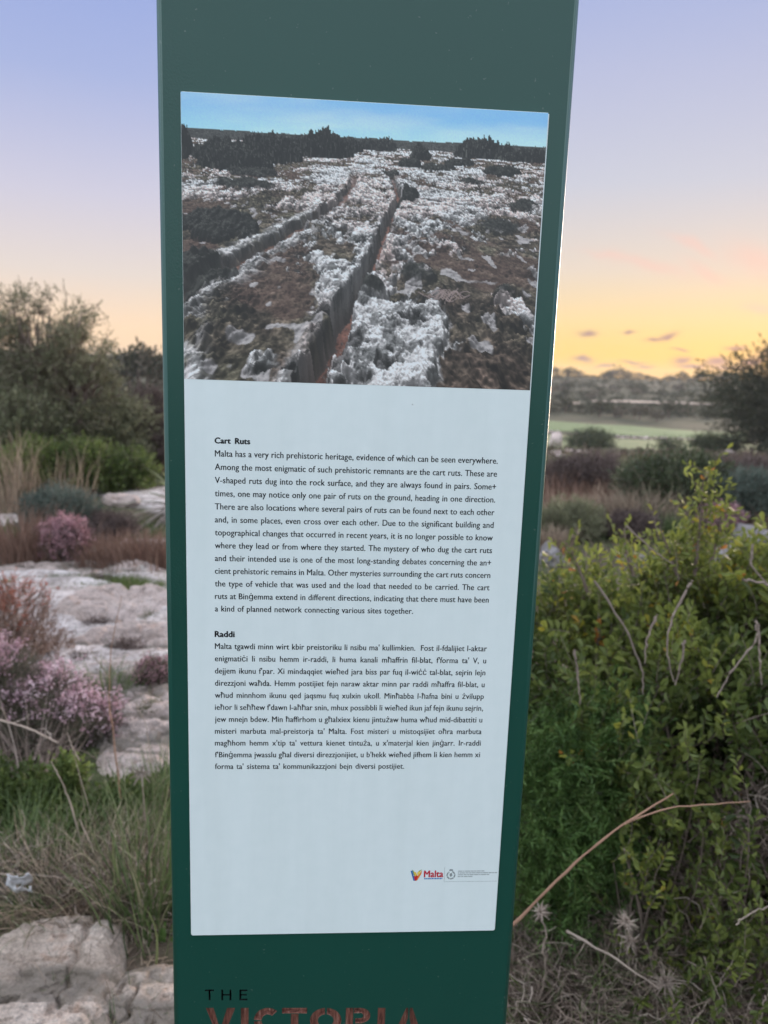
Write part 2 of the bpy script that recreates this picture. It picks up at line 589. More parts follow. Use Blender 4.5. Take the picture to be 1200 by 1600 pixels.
def make_ground():
    a1 = np.linspace(-40, 40, 420)
    a2 = np.concatenate([np.linspace(-180, -42, 46)[:-0 or None]])
    ang = np.concatenate([a2, a1, np.linspace(42, 180, 46)])
    d = np.concatenate([[0.02], np.geomspace(.35, 12, 250), np.geomspace(12.3, 120, 130)[0:], np.geomspace(125, 1250, 60)])
    A, Dd = np.meshgrid(np.radians(ang), d)
    X = Dd * np.sin(A); Y = Dd * np.cos(A)
    Z = terr(X, Y)
    rk = rockmask(X, Y)
    led = fbm(X * 1.2, Y * 3.2, 4, 411, .55)
    Z = Z + rk * (.035 + .10 * (led - .45)) * sm(22, 10, Dd)
    n, k = X.shape
    V = np.stack([X, Y, Z], -1).reshape(-1, 3)
    i = (np.arange(n - 1)[:, None] * k + np.arange(k - 1)[None])
    F = np.stack([i, i + 1, i + k + 1, i + k], -1).reshape(-1, 4)[:, ::-1]
    m, nn, l, b = mat('ground')
    at_ = nn.new('ShaderNodeAttribute'); at_.attribute_name = 'rock'
    n1 = noise_n(nn, l, .9, 6, .6); n2 = noise_n(nn, l, 14, 6, .7); n3 = noise_n(nn, l, .06, 5, .6)
    soil = ramp(nn, [(.3, (.055, .040, .030)), (.5, (.095, .070, .052)), (.7, (.17, .13, .10))])
    l.new(n2.outputs[0], soil.inputs[0])
    green = ramp(nn, [(.35, (.028, .036, .016)), (.6, (.075, .088, .038))])
    l.new(n2.outputs[0], green.inputs[0])
    g = ramp(nn, [(.42, (0, 0, 0)), (.56, (.85, .85, .85))])
    l.new(n1.outputs[0], g.inputs[0])
    c = mixc(nn, l, g.outputs[0], soil.outputs[0], green.outputs[0])
    farc = ramp(nn, [(.36, (.036, .040, .024)), (.5, (.058, .058, .036)), (.62, (.10, .085, .06))])
    l.new(n3.outputs[0], farc.inputs[0])
    fa = nn.new('ShaderNodeAttribute'); fa.attribute_name = 'far'
    c = mixc(nn, l, fa.outputs['Fac'], c, farc.outputs[0])
    r1 = ramp(nn, [(.30, (.33, .28, .26)), (.5, (.52, .455, .43)), (.68, (.66, .60, .58))])
    n4 = noise_n(nn, l, 3.4, 7, .65); l.new(n4.outputs[0], r1.inputs[0])
    n5 = noise_n(nn, l, 30, 5, .7)
    r5 = ramp(nn, [(.38, (.55, .53, .52)), (.6, (1.1, 1.1, 1.1))]); l.new(n5.outputs[0], r5.inputs[0])
    rc = mixc(nn, l, 1.0, r1.outputs[0], r5.outputs[0], 'MULTIPLY')
    c = mixc(nn, l, at_.outputs['Fac'], c, rc)
    l.new(c, b.inputs['Base Color'])
    b.inputs['Roughness'].default_value = .95
    b.inputs['Specular IOR Level'].default_value = .15
    bump(nn, l, b, n2.outputs[0], .7, .03)
    o = mk('ground', V, F, m, None, True, {'rock': rk.ravel(), 'far': sm(14, 45, Dd).ravel()}, kind='structure')
    return o


make_ground()

# green fields at the valley bottom, draped on the ground
def drape(name, pts_px, matr, lift, nu=60, nv=10, **kw):
    """pts_px: near edge left, near edge right, far edge right, far edge left, in the photograph"""
    q = [at(*p) for p in pts_px]
    u = np.linspace(0, 1, nu)[None, :]; v = np.linspace(0, 1, nv)[:, None]
    def c(i): return np.array([q[i].x, q[i].y])
    XY = ((c(0) * (1 - u[..., None]) + c(1) * u[..., None]) * (1 - v[..., None]) + (c(3) * (1 - u[..., None]) + c(2) * u[..., None]) * v[..., None])
    Z = terr(XY[..., 0], XY[..., 1]) + lift
    V = np.concatenate([XY, Z[..., None]], -1).reshape(-1, 3)
    i = (np.arange(nv - 1)[:, None] * nu + np.arange(nu - 1)[None])
    F = np.stack([i, i + 1, i + nu + 1, i + nu], -1).reshape(-1, 4)
    return mk(name, V, F, matr, None, True, kind='structure')


def fieldmat(name, c1, c2, sc=.35):
    m, n, l, b = mat(name)
    nz = noise_n(n, l, sc, 6, .65)
    rp = ramp(n, [(.35, c1), (.6, c2)]); l.new(nz.outputs[0], rp.inputs[0]); l.new(rp.outputs[0], b.inputs['Base Color'])
    b.inputs['Roughness'].default_value = .9
    bump(n, l, b, nz.outputs[0], .5, .3)
    return m


M['field'] = fieldmat('field_grass', (.065, .115, .035), (.10, .155, .05))
M['field2'] = fieldmat('field_grass_pale', (.085, .12, .042), (.145, .165, .065))
M['terrace'] = fieldmat('pale_terrace_soil', (.26, .20, .16), (.38, .30, .24))

# ---------------------------------------------------------------- the information post
YAW = 0.0706264
PCX, PCY, PTOP = -0.02835, 0.78460, EYE - 0.192266 + 0.8887454 / 2
PH = 0.8887454
post = thing('information_post', (PCX, PCY, 0), 'tall dark green metal post carrying a pale text panel with a photograph of rock ruts', 'information sign', rz=YAW)


def paint():
    m, n, l, b = mat('green_powder_coat')
    nz = noise_n(n, l, 2.0, 3)
    rp = ramp(n, [(.3, (.0042, .056, .041)), (.7, (.0055, .064, .048))])
    l.new(nz.outputs[0], rp.inputs[0])
    # dust specks and faint scuffs
    sp = noise_n(n, l, 230, 2, .5)
    r2 = ramp(n, [(.735, (0, 0, 0)), (.78, (.35, .35, .35))])
    l.new(sp.outputs[0], r2.inputs[0])
    c = mixc(n, l, r2.outputs[0], rp.outputs[0], (.22, .25, .22))
    l.new(c, b.inputs['Base Color'])
    b.inputs['Roughness'].default_value = .34
    b.inputs['IOR'].default_value = 1.5
    b.inputs['Coat Weight'].default_value = .12
    b.inputs['Coat Roughness'].default_value = .15
    oz = noise_n(n, l, 420, 3, .5)
    pz = noise_n(n, l, 3.5, 2, .5)
    r3 = ramp(n, [(.52, (.06, .06, .06)), (.66, (1, 1, 1))]); l.new(pz.outputs[0], r3.inputs[0])
    mu = n.new('ShaderNodeMath'); mu.operation = 'MULTIPLY'
    l.new(oz.outputs[0], mu.inputs[0]); l.new(r3.outputs[0], mu.inputs[1])
    wv = noise_n(n, l, 5, 1, .4)
    md = n.new('ShaderNodeMath'); md.operation = 'MULTIPLY_ADD'; md.inputs[1].default_value = 2.2
    l.new(wv.outputs[0], md.inputs[0]); l.new(mu.outputs[0], md.inputs[2])
    bump(n, l, b, md.outputs[0], .25, .0022)
    return m


def rust():
    m, n, l, b = mat('weathered_rust')
    tc = n.new('ShaderNodeTexCoord'); tc.name = 'tc'
    mp = n.new('ShaderNodeMapping'); mp.inputs['Scale'].default_value = (1, 1, .12)
    l.new(tc.outputs['Object'], mp.inputs[0])
    nz = noise_n(n, l, 260, 4, .7, mp.outputs[0])
    rp = ramp(n, [(.34, (.10, .035, .025)), (.5, (.26, .10, .07)), (.60, (.33, .14, .10)), (.70, (.50, .36, .30))])
    l.new(nz.outputs[0], rp.inputs[0]); l.new(rp.outputs[0], b.inputs['Base Color'])
    b.inputs['Roughness'].default_value = .85
    bump(n, l, b, nz.outputs[0], .8, .003)
    return m


M['paint'] = paint(); M['rust'] = rust(); M['black'] = plain('dark_cavity', (.004, .008, .008), .8)
M['panel'] = None

PX0, PX1, PD, PZ = -0.1970, 0.1978, 0.115, 2.34
YF = 0.002


def box_bm(bm, x0, x1, y0, y1, z0, z1, mi=0):
    v = [bm.verts.new(p) for p in ((x0, y0, z0), (x1, y0, z0), (x1, y1, z0), (x0, y1, z0), (x0, y0, z1), (x1, y0, z1), (x1, y1, z1), (x0, y1, z1))]
    for f in ((0, 3, 2, 1), (4, 5, 6, 7), (0, 1, 5, 4), (1, 2, 6, 5), (2, 3, 7, 6), (3, 0, 4, 7)):
        bm.faces.new([v[i] for i in f]).material_index = mi


def prism(bm, poly, y0, y1, mi):
    """poly: (x, z) points counter-clockwise seen from the front (-y)"""
    a = [bm.verts.new((x, y0, z)) for x, z in poly]; b = [bm.verts.new((x, y1, z)) for x, z in poly]
    bm.faces.new(a).material_index = mi
    bm.faces.new(b[::-1]).material_index = mi
    n = len(poly)
    for i in range(n):
        bm.faces.new([a[i], b[i], b[(i + 1) % n], a[(i + 1) % n]]).material_index = mi


def arc(cx, cz, rx, rz, a0, a1, n=10):
    return [(cx + rx * math.cos(R(a0 + (a1 - a0) * i / n)), cz + rz * math.sin(R(a0 + (a1 - a0) * i / n))) for i in range(n + 1)]


def letters():
    """the stencil letters as polygons in panel coordinates (x from the panel's left edge, drop below its top)"""
    out = []
    def bx(x0, x1, h0, h1): return [(x0, h0), (x1, h0), (x1, h1), (x0, h1)]
    H = .0345; s = .0088
    L = []
    # V
    L += [[(.0155, H), (.0275, 0), (.0322, 0), (.0322, .004), (.0245, H)], [(.0326, 0), (.0375, 0), (.0495, H), (.0400, H), (.0335, .010)]]
    L += [bx(.0560, .0648, 0, H)]                                                # I
    c = (.0872, H / 2)                                                           # C
    L += [arc(c[0], c[1], .0162, H / 2, 48, 176, 12) + arc(c[0], c[1], .0072, H / 2 - s, 176, 48, 12),
          arc(c[0], c[1], .0162, H / 2, 184, 312, 12) + arc(c[0], c[1], .0072, H / 2 - s, 312, 184, 12)]
    L += [bx(.1037, .1330, H - .0075, H), bx(.1142, .1230, 0, H - .0082)]         # T
    c = (.1551, H / 2)                                                           # O in two halves
    L += [arc(c[0] + .0005, c[1], .0180, H / 2, -87, 87, 16) + arc(c[0] + .0005, c[1], .0088, H / 2 - s, 87, -87, 16),
          arc(c[0] - .0005, c[1], .0180, H / 2, 93, 267, 16) + arc(c[0] - .0005, c[1], .0088, H / 2 - s, 267, 93, 16)]
    L += [bx(.1786, .1874, 0, H)]                                                # R
    q = (.1955, H - .0105)
    L += [[(.1880, H), (.1955, H)] [::-1] + [] if False else arc(q[0], q[1], .0122, .0105, -88, 88, 12) + [(.1882, H), (.1882, H - .0072)] + arc(q[0], q[1], .0040, .0036, 88, -88, 8) + [(.1900, q[1] - .0036), (.1900, q[1] - .0105)],
          [(.1990, 0), (.2085, 0), (.2025, .0125), (.1935, .0125)]]
    L += [bx(.2164, .2253, 0, H)]                                                # I
    L += [[(.2375, 0), (.2468, 0), (.2525, .020), (.2525, H), (.2500, H)], [(.2545, H), (.2545, .020), (.2590, 0), (.2690, 0), (.2575, H)]]   # A
    for p in L:
        out.append((p, .9851 + H, 1))
    h = .0143; w = .0021
    T = [bx(.0149, .0252, h - w, h), bx(.0190, .0211, 0, h - w + 1e-4)]
    T = [[(.0149, h), (.0149, h - w), (.0190, h - w), (.0190, 0), (.0211, 0), (.0211, h - w), (.0252, h - w), (.0252, h)]]
    T += [[(.0335, 0), (.0356, 0), (.0356, .0063), (.0430, .0063), (.0430, 0), (.0451, 0), (.0451, h), (.0430, h), (.0430, .0083), (.0356, .0083), (.0356, h), (.0335, h)]]
    T += [[(.0543, 0), (.0635, 0), (.0635, w), (.0564, w), (.0564, .0063), (.0628, .0063), (.0628, .0083), (.0564, .0083), (.0564, h - w), (.0635, h - w), (.0635, h), (.0543, h)]]
    for p in T:
        out.append((p, .9750, 2))
    return out


def make_post():
    bm = bmesh.new()
    box_bm(bm, PX0, PX1, YF, YF + PD, -.15, PZ)
    ed = [e for e in bm.edges if abs(e.verts[0].co.z - e.verts[1].co.z) > 1]
    bmesh.ops.bevel(bm, geom=ed, offset=.0055, segments=4, profile=.5, affect='EDGES')
    for f in bm.faces:
        f.smooth = abs(f.normal.z) < .5 and f.calc_area() < .05 * 1.0
    me = bpy.data.meshes.new('body'); bm.to_mesh(me); bm.free()
    for k in ('paint', 'rust', 'black'): me.materials.append(M[k])
    body = link(bpy.data.objects.new('body', me), post)
    bm = bmesh.new()
    for poly, base, mi in letters():
        pp = []
        for x, h in poly:
            u = x - .175
            drop = base - h + (x - .0155) * .027
            pp.append((u, PTOP - drop))
        area = sum(pp[i][0] * pp[(i + 1) % len(pp)][1] - pp[(i + 1) % len(pp)][0] * pp[i][1] for i in range(len(pp)))
        if area < 0: pp = pp[::-1]
        prism(bm, pp, -.02, YF + (.006 if mi == 1 else .010), mi)
    bmesh.ops.recalc_face_normals(bm, faces=bm.faces)
    cm = bpy.data.meshes.new('cutter'); bm.to_mesh(cm); bm.free()
    for k in ('paint', 'rust', 'black'): cm.materials.append(M[k])
    cut = link(bpy.data.objects.new('cutter', cm), post)
    md = body.modifiers.new('cut', 'BOOLEAN'); md.object = cut; md.operation = 'DIFFERENCE'; md.solver = 'EXACT'; md.use_self = True
    dgr = bpy.context.evaluated_depsgraph_get()
    nm = bpy.data.meshes.new_from_object(body.evaluated_get(dgr))
    body.modifiers.clear(); body.data = nm; nm.name = 'body'
    bpy.data.objects.remove(cut)
    return body


make_post()

# the panel: a thin white laminate plate
def panelmat():
    m, n, l, b = mat('white_laminate')
    nz = noise_n(n, l, 60, 3)
    rp = ramp(n, [(.3, (.775, .845, .845)), (.7, (.80, .865, .865))])
    l.new(nz.outputs[0], rp.inputs[0]); 
    sp = noise_n(n, l, 120, 2, .5)
    r2 = ramp(n, [(.78, (0, 0, 0)), (.81, (.6, .6, .6))]); l.new(sp.outputs[0], r2.inputs[0])
    c = mixc(n, l, r2.outputs[0], rp.outputs[0], (.42, .43, .42))
    l.new(c, b.inputs['Base Color'])
    # faint run marks and a film of dust, seen mostly in the sheen
    mp = n.new('ShaderNodeMapping'); mp.inputs['Scale'].default_value = (1, 1, .10)
    l.new(n['tc'].outputs['Object'], mp.inputs[0])
    ws = noise_n(n, l, 30, 5, .65, mp.outputs[0])
    r6 = ramp(n, [(.35, (.965, .968, .965)), (.6, (1, 1, 1))]); l.new(ws.outputs[0], r6.inputs[0])
    c = mixc(n, l, 1.0, c, r6.outputs[0], 'MULTIPLY'); l.new(c, b.inputs['Base Color'])
    rr = ramp(n, [(.3, (.30, .30, .30)), (.7, (.50, .50, .50))]); l.new(ws.outputs[0], rr.inputs[0])
    l.new(rr.outputs[0], b.inputs['Roughness'])
    b.inputs['Coat Weight'].default_value = .3
    b.inputs['Coat Roughness'].default_value = .25
    return m


M['panel'] = panelmat()
PW = .35
bm = bmesh.new()
box_bm(bm, -PW / 2, PW / 2, 0, YF + .0006, PTOP - PH, PTOP)
ed = [e for e in bm.edges if abs(e.verts[0].co.y - e.verts[1].co.y) > .001]
bmesh.ops.bevel(bm, geom=ed, offset=.0011, segments=3, affect='EDGES')
ed = [e for e in bm.edges if abs(e.verts[0].co.y) < 1e-5 and abs(e.verts[1].co.y) < 1e-5 and len(e.link_faces) == 2]
bmesh.ops.bevel(bm, geom=ed, offset=.0008, segments=3, affect='EDGES')
me = bpy.data.meshes.new('panel'); bm.to_mesh(me); bm.free(); me.materials.append(M['panel'])
panel = link(bpy.data.objects.new('panel', me), post)

def rut_picture(NX=400,NY=312):
    """pixels of the printed photograph: a rocky plateau with two ruts, built as a small height field"""
    F=1.05;ch=1.75;vh=0.122*NY
    nz=1400
    z=np.geomspace(1.02,90,nz)[:,None];u=((np.arange(NX)+.5)/NX-.5)[None,:]
    X=u*z/F*1.35+0*z;Z=z+0*u
    asp=NX/NY
    # picture-space path of the ruts, as (v, u) on flat ground -> ground coordinates
    vflat=0.155+ (F*ch/Z)*0.62
    # ground relief
    wx=X+0.25*(fbm(X*1.3,Z*1.3,3,5)-.5)*2;wz=Z+0.25*(fbm(X*1.3+9,Z*1.3,3,6)-.5)*2
    big=fbm(wx*1.3,wz*1.15,3,11)
    med=fbm(wx*4.6,wz*3.9,4,21,.62)
    fine=fbm(X*19,Z*19,4,31,.68)
    uu=u+0*Z
    # bias: where rock wins over scrub
    bias=0.10*np.exp(-((uu-(-0.02+0.10*(vflat-.5)))/.16)**2)+0.055*sm(.62,.3,vflat)-.16*sm(.50,.62,fbm(X*.62+2,Z*.34,4,17))*sm(.62,.45,vflat)-.07*sm(.05,.3,uu)*sm(.4,.6,vflat)-.14*sm(-.10,-.25,uu)*sm(.35,.5,vflat)
    bias=bias-.06*np.exp(-(((uu+.3)/.2)**2+((vflat-.78)/.12)**2))+.13*np.exp(-(((uu-.11)/.13)**2+((vflat-.92)/.1)**2))+.12*np.exp(-(((uu+.3)/.17)**2+((vflat-.98)/.05)**2))+.1*np.exp(-(((uu-.25)/.1)**2+((vflat-.56)/.05)**2))
    r=big*.5+med*.5+bias-.535-.035*sm(4.5,2.0,Z)
    rock=sm(-.012,.03,r)
    H=sm(-.03,.10,r)*.10+rock*(med-.5)*.15+(fine-.5)*.075*rock
    pit=sm(.62,.70,fbm(X*9,Z*8,3,77))*rock
    H=H-pit*.05
    veg=(1-rock)
    vegn=fbm(X*14,Z*14,3,41,.7)
    tuft=sm(.5,.75,fbm(X*2.1,Z*1.6,3,51))
    H=H+veg*(vegn*.07+tuft*.13*vegn)
    # ruts
    def path(vs,us):
        return np.interp(vflat,vs,us)
    c1=path([.16,.30,.36,.42,.5,.6,.72,.85,1.0,1.1],[.0,.080,.098,.074,.048,.022,-.022,-.075,-.115,-.14])
    w1=np.interp(vflat,[.2,.3,.5,.7,.85,1.0,1.1],[.006,.009,.014,.021,.033,.042,.047])
    c2=path([.16,.27,.32,.38,.43,.50,.57,.65,.75],[.0,-.03,-.035,-.07,-.13,-.21,-.31,-.41,-.55])
    w2=np.interp(vflat,[.2,.3,.4,.5,.7],[.006,.010,.016,.028,.045])
    for c,w,dep in ((c1,w1*1.12,.30),(c2,w2*1.15,.15)):
        d=np.abs(uu+.35*w*(fbm(Z*7,X*2+3,4,8,.65)-.5)*4-c)/w
        cut=sm(1.15,.5+.3*fbm(Z*5,X*2,3,9),d)*sm(.25,.33,vflat)
        H=H*(1-cut)-dep*cut*(.8+.2*fine)
        rim=np.exp(-((d-1.6)/.6)**2)*sm(.25,.33,vflat)
        H=H+rim*.035; rock=np.maximum(rock,rim*.9*sm(.30,.5,med)); 
        rock=rock*(1-cut*.999) if dep>.25 else rock*(1-.8*cut)
        if dep>.25: cut1=cut
        else: cut2=cut
    # far shrubs and treeline
    far=sm(11,20,Z)
    def bush(u0,z0,ru,rz,h):
        d=((uu-u0)/ru)**2+((Z-z0)/rz)**2
        n=fbm(X*5+3,Z*4,4,int(abs(u0)*100)+3,.75)
        return np.clip(1-d+(n-.5)*1.6,0,1)**.5*h*(.35+.9*fbm(uu*34,np.log(Z)*20,3,7,.6)*(.5+n))
    B=np.zeros_like(H)
    for b in [(-.36,9.5,.1,1.2,1.0),(-.27,13,.09,2,1.5),(-.40,12,.07,2,1.1),(-.12,17,.075,2.5,2.0),(-.05,24,.04,3,1.6),(.03,30,.05,3,1.8),(.12,13,.03,1.2,.6),(.15,19,.025,2,1.3),(.2,12,.05,1,.35),(.32,25,.07,3,2.2),(.38,11.5,.05,1,.5),(.44,24,.09,3,1.7),(.26,16,.04,1.5,.5),(-.5,14,.03,3,1.9),(.07,9.5,.02,.7,.2),(-.2,30,.1,3,1.5),
              (.115,5.6,.033,.42,.36),(-.33,6.1,.09,.45,.2),(-.40,3.4,.11,.45,.25),(-.46,2.3,.1,.3,.16),(.02,2.02,.045,.12,.13),(.16,2.4,.05,.2,.10),(.38,3.9,.07,.3,.15),(.44,5.3,.05,.4,.15),(.30,8.2,.04,.4,.2),(.4,2.1,.04,.15,.1),(-.31,8,.07,.6,.25)]:
        B=np.maximum(B,bush(*b))
    tl=sm(34,44,Z)*(.4+1.7*fbm(X*.35,Z*.01,5,91,.7)+.5*vnoise(X*1.3,Z*0,5)**3)
    B=np.maximum(B,tl)
    isb=sm(.02,.08,B)
    H=H+B*(.85+.3*fbm(X*16,Z*12,2,61))*1.0
    # far haze-less shading by slope and curvature
    dX=np.gradient(H,axis=1)/np.gradient(X,axis=1);dZ=np.gradient(H,axis=0)/np.gradient(Z,axis=0)
    n=1/np.sqrt(1+dX**2+dZ**2)
    L=np.array([-.35,.78,.52]) # x, up, toward the back
    lam=np.clip((-dX*L[0]+L[1]-dZ*L[2]*.9)*n,0,None)
    amb=.50*n+.26*np.clip(cut1+cut2,0,1)*(1-n)
    k=(lam*.75+amb)
    # wide occlusion: lower than the surroundings
    def blur(a,m,ax):
        c=np.cumsum(np.concatenate([np.repeat(np.take(a,[0],ax),m+1,ax),a,np.repeat(np.take(a,[-1],ax),m,ax)],ax),ax)
        s0=[slice(None)]*2;s1=[slice(None)]*2;s0[ax]=slice(2*m+1,None);s1[ax]=slice(0,-(2*m+1))
        return (c[tuple(s0)]-c[tuple(s1)])/(2*m+1)
    Hb=blur(blur(H-B,7,0),5,1);ao=np.clip(1+ (H-B-Hb)*7,.22,1.2)
    rgb_rock=np.stack([.76+0*H,.71+0*H,.69+0*H],-1)*(0.35+1.15*fine)[...,None]
    pink=sm(.44,.62,fbm(X*.9+4,Z*.8,3,71))*.6+.8*np.exp(-(((uu+.12)/.06)**2+((vflat-.9)/.12)**2))+.9*np.exp(-(((uu-.065)/.03)**2+((vflat-.58)/.09)**2))
    pink=np.clip(pink,0,1)[...,None]
    rgb_rock=rgb_rock*(1-pink)+pink*rgb_rock*np.array([1.08,.83,.76])
    lich=sm(.50,.60,fbm(X*11+2,Z*10,4,81,.72))[...,None]
    rgb_rock=rgb_rock*(1-.8*lich)+lich*.8*np.array([.09,.09,.085])
    rgb_rock*= (1-.8*pit)[...,None]
    g=fbm(X*3,Z*3,3,101)[...,None];g2=fbm(X*20,Z*18,3,111,.8)[...,None]
    rgb_v=(np.array([.075,.068,.045])*(1-g)*1.5+np.array([.10,.062,.05])*g)*(.15+2.2*g2**3*1.9)
    soil=sm(.52,.62,fbm(X*1.7+7,Z*1.5,3,121))[...,None]
    rgb_v=rgb_v*(1-.6*soil)+.6*soil*np.array([.12,.068,.055])*(.4+.9*g2)
    # pebbles in the scrub
    pb=sm(.78,.84,vnoise(X*11,Z*9,131))[...,None]*(1-sm(9,14,Z))[...,None]
    rgb_v=rgb_v*(1-pb)+pb*np.array([.38,.34,.33])
    col=rgb_v*(1-rock[...,None])+rgb_rock*rock[...,None]
    cut=np.clip(cut1+.5*cut2,0,1)[...,None]
    red=np.array([.19,.085,.062])*(.5+g2)*(.45+.8*sm(1.0,.55,vflat))[...,None]
    wall=np.array([.24,.18,.16])*(.25+1.3*fbm(X*7,Z*16,4,141,.7)[...,None]**1.5)
    steep=sm(.5,1.3,np.abs(dX))[...,None]
    col=col*(1-cut)+cut*(red*(1-steep)+wall*steep)
    green=np.array([.060,.058,.050])*(.15+2.0*g2**2)
    col=col*(1-isb[...,None])+green*isb[...,None]
    ao=ao+(1-ao)*.55*cut[...,0]
    col=col*(k*ao)[...,None]
    col=col*(1-.12*sm(15,45,Z)[...,None])+np.array([.12,.12,.13])*.12*sm(15,45,Z)[...,None]
    # draw front to back
    img=np.zeros((NY,NX,3));ybuf=np.full(NX,NY)
    sc=F*NY*.62/1.0
    yy=vh+(ch-H)/Z*sc
    top=np.full(NX,float(NY))
    rows=np.arange(NY)
    done=np.zeros((NY,NX),bool)
    prev=np.full(NX,float(NY))
    prevc=col[0]
    for i in range(nz):
        y=yy[i];m=y<prev-1e-9
        if not m.any(): continue
        y0=np.maximum(np.ceil(y-.5).astype(int),0);y1=np.minimum(np.ceil(prev-.5).astype(int),NY)
        for dy in range(int((y1-y0)[m].max()) if m.any() else 0):
            r0=y0+dy;ok=m&(r0<y1)
            cc=np.nonzero(ok)[0]
            img[r0[cc],cc]=col[i,cc];done[r0[cc],cc]=True
        prev=np.where(m,y,prev)
    V,U=np.mgrid[0:NY,0:NX];U=U/NX;V=V/NY
    s=np.array([.20,.44,.80])*(1-V[...,None]/.16*.0)
    cl=sm(.42,.75,fbm(U*2.4+1,V*9,4,201))[...,None]*.7+sm(.35,.1,np.abs(U-.22))[...,None]*.35*sm(.0,.07,V)[...,None]
    sky=s*(1-.55*cl)+.55*cl*np.array([.62,.72,.82])
    sky=sky*(1+.25*sm(.02,.14,V))[...,None]
    img=np.where(done[...,None],img,sky)
    # dry twigs lying right of the rut, and small loose stones
    rng=np.random.default_rng(4)
    for k in range(26):
        a=rng.uniform(0,6.3);x0=.74+rng.normal(0,.012);y0=.655+rng.normal(0,.008);l=rng.uniform(.02,.06)
        t=np.linspace(0,1,40);px=x0+np.cos(a)*l*t;py=y0+np.sin(a)*l*.45*t+.01*np.sin(t*4+k)
        ii=np.clip((py*NY).astype(int),0,NY-1);jj=np.clip((px*NX).astype(int),0,NX-1)
        img[ii,jj]=img[ii,jj]*.4+.6*np.array([.30,.22,.20])
    img=img*np.clip(1+.10*(rng.random((NY,NX,1))-.5),0,2)
    return np.clip(img,0,1)

def make_print():
    img = rut_picture()
    NY, NX, _ = img.shape
    x0, x1, v0, v1 = -.1746, .1738, .0006, .2643
    xs = np.linspace(x0, x1, NX); zs = PTOP - np.linspace(v0, v1, NY)
    X, Z = np.meshgrid(xs, zs)
    V = np.stack([X, np.full_like(X, -.00012), Z], -1).reshape(-1, 3)
    i = (np.arange(NY - 1)[:, None] * NX + np.arange(NX - 1)[None])
    F = np.stack([i, i + NX, i + NX + 1, i + 1], -1).reshape(-1, 4)
    m, n, l, b = mat('colour_print')
    a = n.new('ShaderNodeAttribute'); a.attribute_name = 'ink'
    l.new(a.outputs['Color'], b.inputs['Base Color'])
    b.inputs['Roughness'].default_value = .38
    b.inputs['Coat Weight'].default_value = .3
    b.inputs['Coat Roughness'].default_value = .25
    c = np.concatenate([np.clip(img * PRINT_GAIN, 0, .92), np.ones((NY, NX, 1))], -1).reshape(-1, 4)
    o = mk('photo_print', V, F, m, panel, False, {'ink': c})
    o['label'] = 'colour photograph of two ruts cut through pale rocky ground'


PRINT_GAIN = 1.35
make_print()

INK = plain('dark_ink', (.006, .007, .011), .5, .3, .05)


def text_mesh(body, size, sx, fat=0.0, track=1.0, word=1.0, res=3):
    c = bpy.data.curves.new('text', 'FONT')
    c.body = body; c.size = size; c.space_character = track; c.space_word = word
    c.resolution_u = res
    o = bpy.data.objects.new('text', c)
    me = bpy.data.meshes.new_from_object(o)
    bpy.data.objects.remove(o); bpy.data.curves.remove(c)
    n = len(me.vertices)
    co = np.zeros(n * 3, np.float32); me.vertices.foreach_get('co', co)
    co = co.reshape(-1, 3); co[:, 0] *= sx
    me.vertices.foreach_set('co', co.ravel())
    if fat > 0:                                  # heavier strokes: the same outlines repeated a little to each side
        bm = bmesh.new()
        for k, (dx, dy) in enumerate(((-fat, 0), (fat, 0), (0, fat * .7), (0, -fat * .5)) if fat > .00015 else ((-fat, 0), (fat, 0))):
            q = me.copy(); q.transform(Matrix.Translation((dx, dy, .00002 * k))); bm.from_mesh(q); bpy.data.meshes.remove(q)
        bm.to_mesh(me); bm.free()
    return me, (co[:, 0].min(), co[:, 0].max())


def text_line(body, u0, v, size, sx, parent, target=None, bold=0.0, material=None, name='text_line', track=1.03):
    if target and ' ' in body:
        _, a = text_mesh(body, size, sx, 0, track, 1.0, 1)
        _, b = text_mesh(body, size, sx, 0, track, 2.0, 1)
        wa, wb = a[1] - a[0], b[1] - b[0]
        word = 1 + (target - wa) / (wb - wa)
        me, e = text_mesh(body, size, sx, bold, track, max(.3, word))
    else:
        me, e = text_mesh(body, size, sx, bold, track)
        if target:
            k = target / (e[1] - e[0])
            me.transform(Matrix.Diagonal((k, 1, 1, 1)))
            e = (e[0] * k, e[1] * k)
    # lay it on the panel: text x -> local x, text y -> local z, a hair in front of the laminate
    me.transform(Matrix(((1, 0, 0, u0 - PW / 2 - e[0]), (0, 0, 1, -.00014), (0, 1, 0, PTOP - v), (0, 0, 0, 1))))
    me.materials.append(material or INK)
    o = link(bpy.data.objects.new(name, me), parent)
    return o


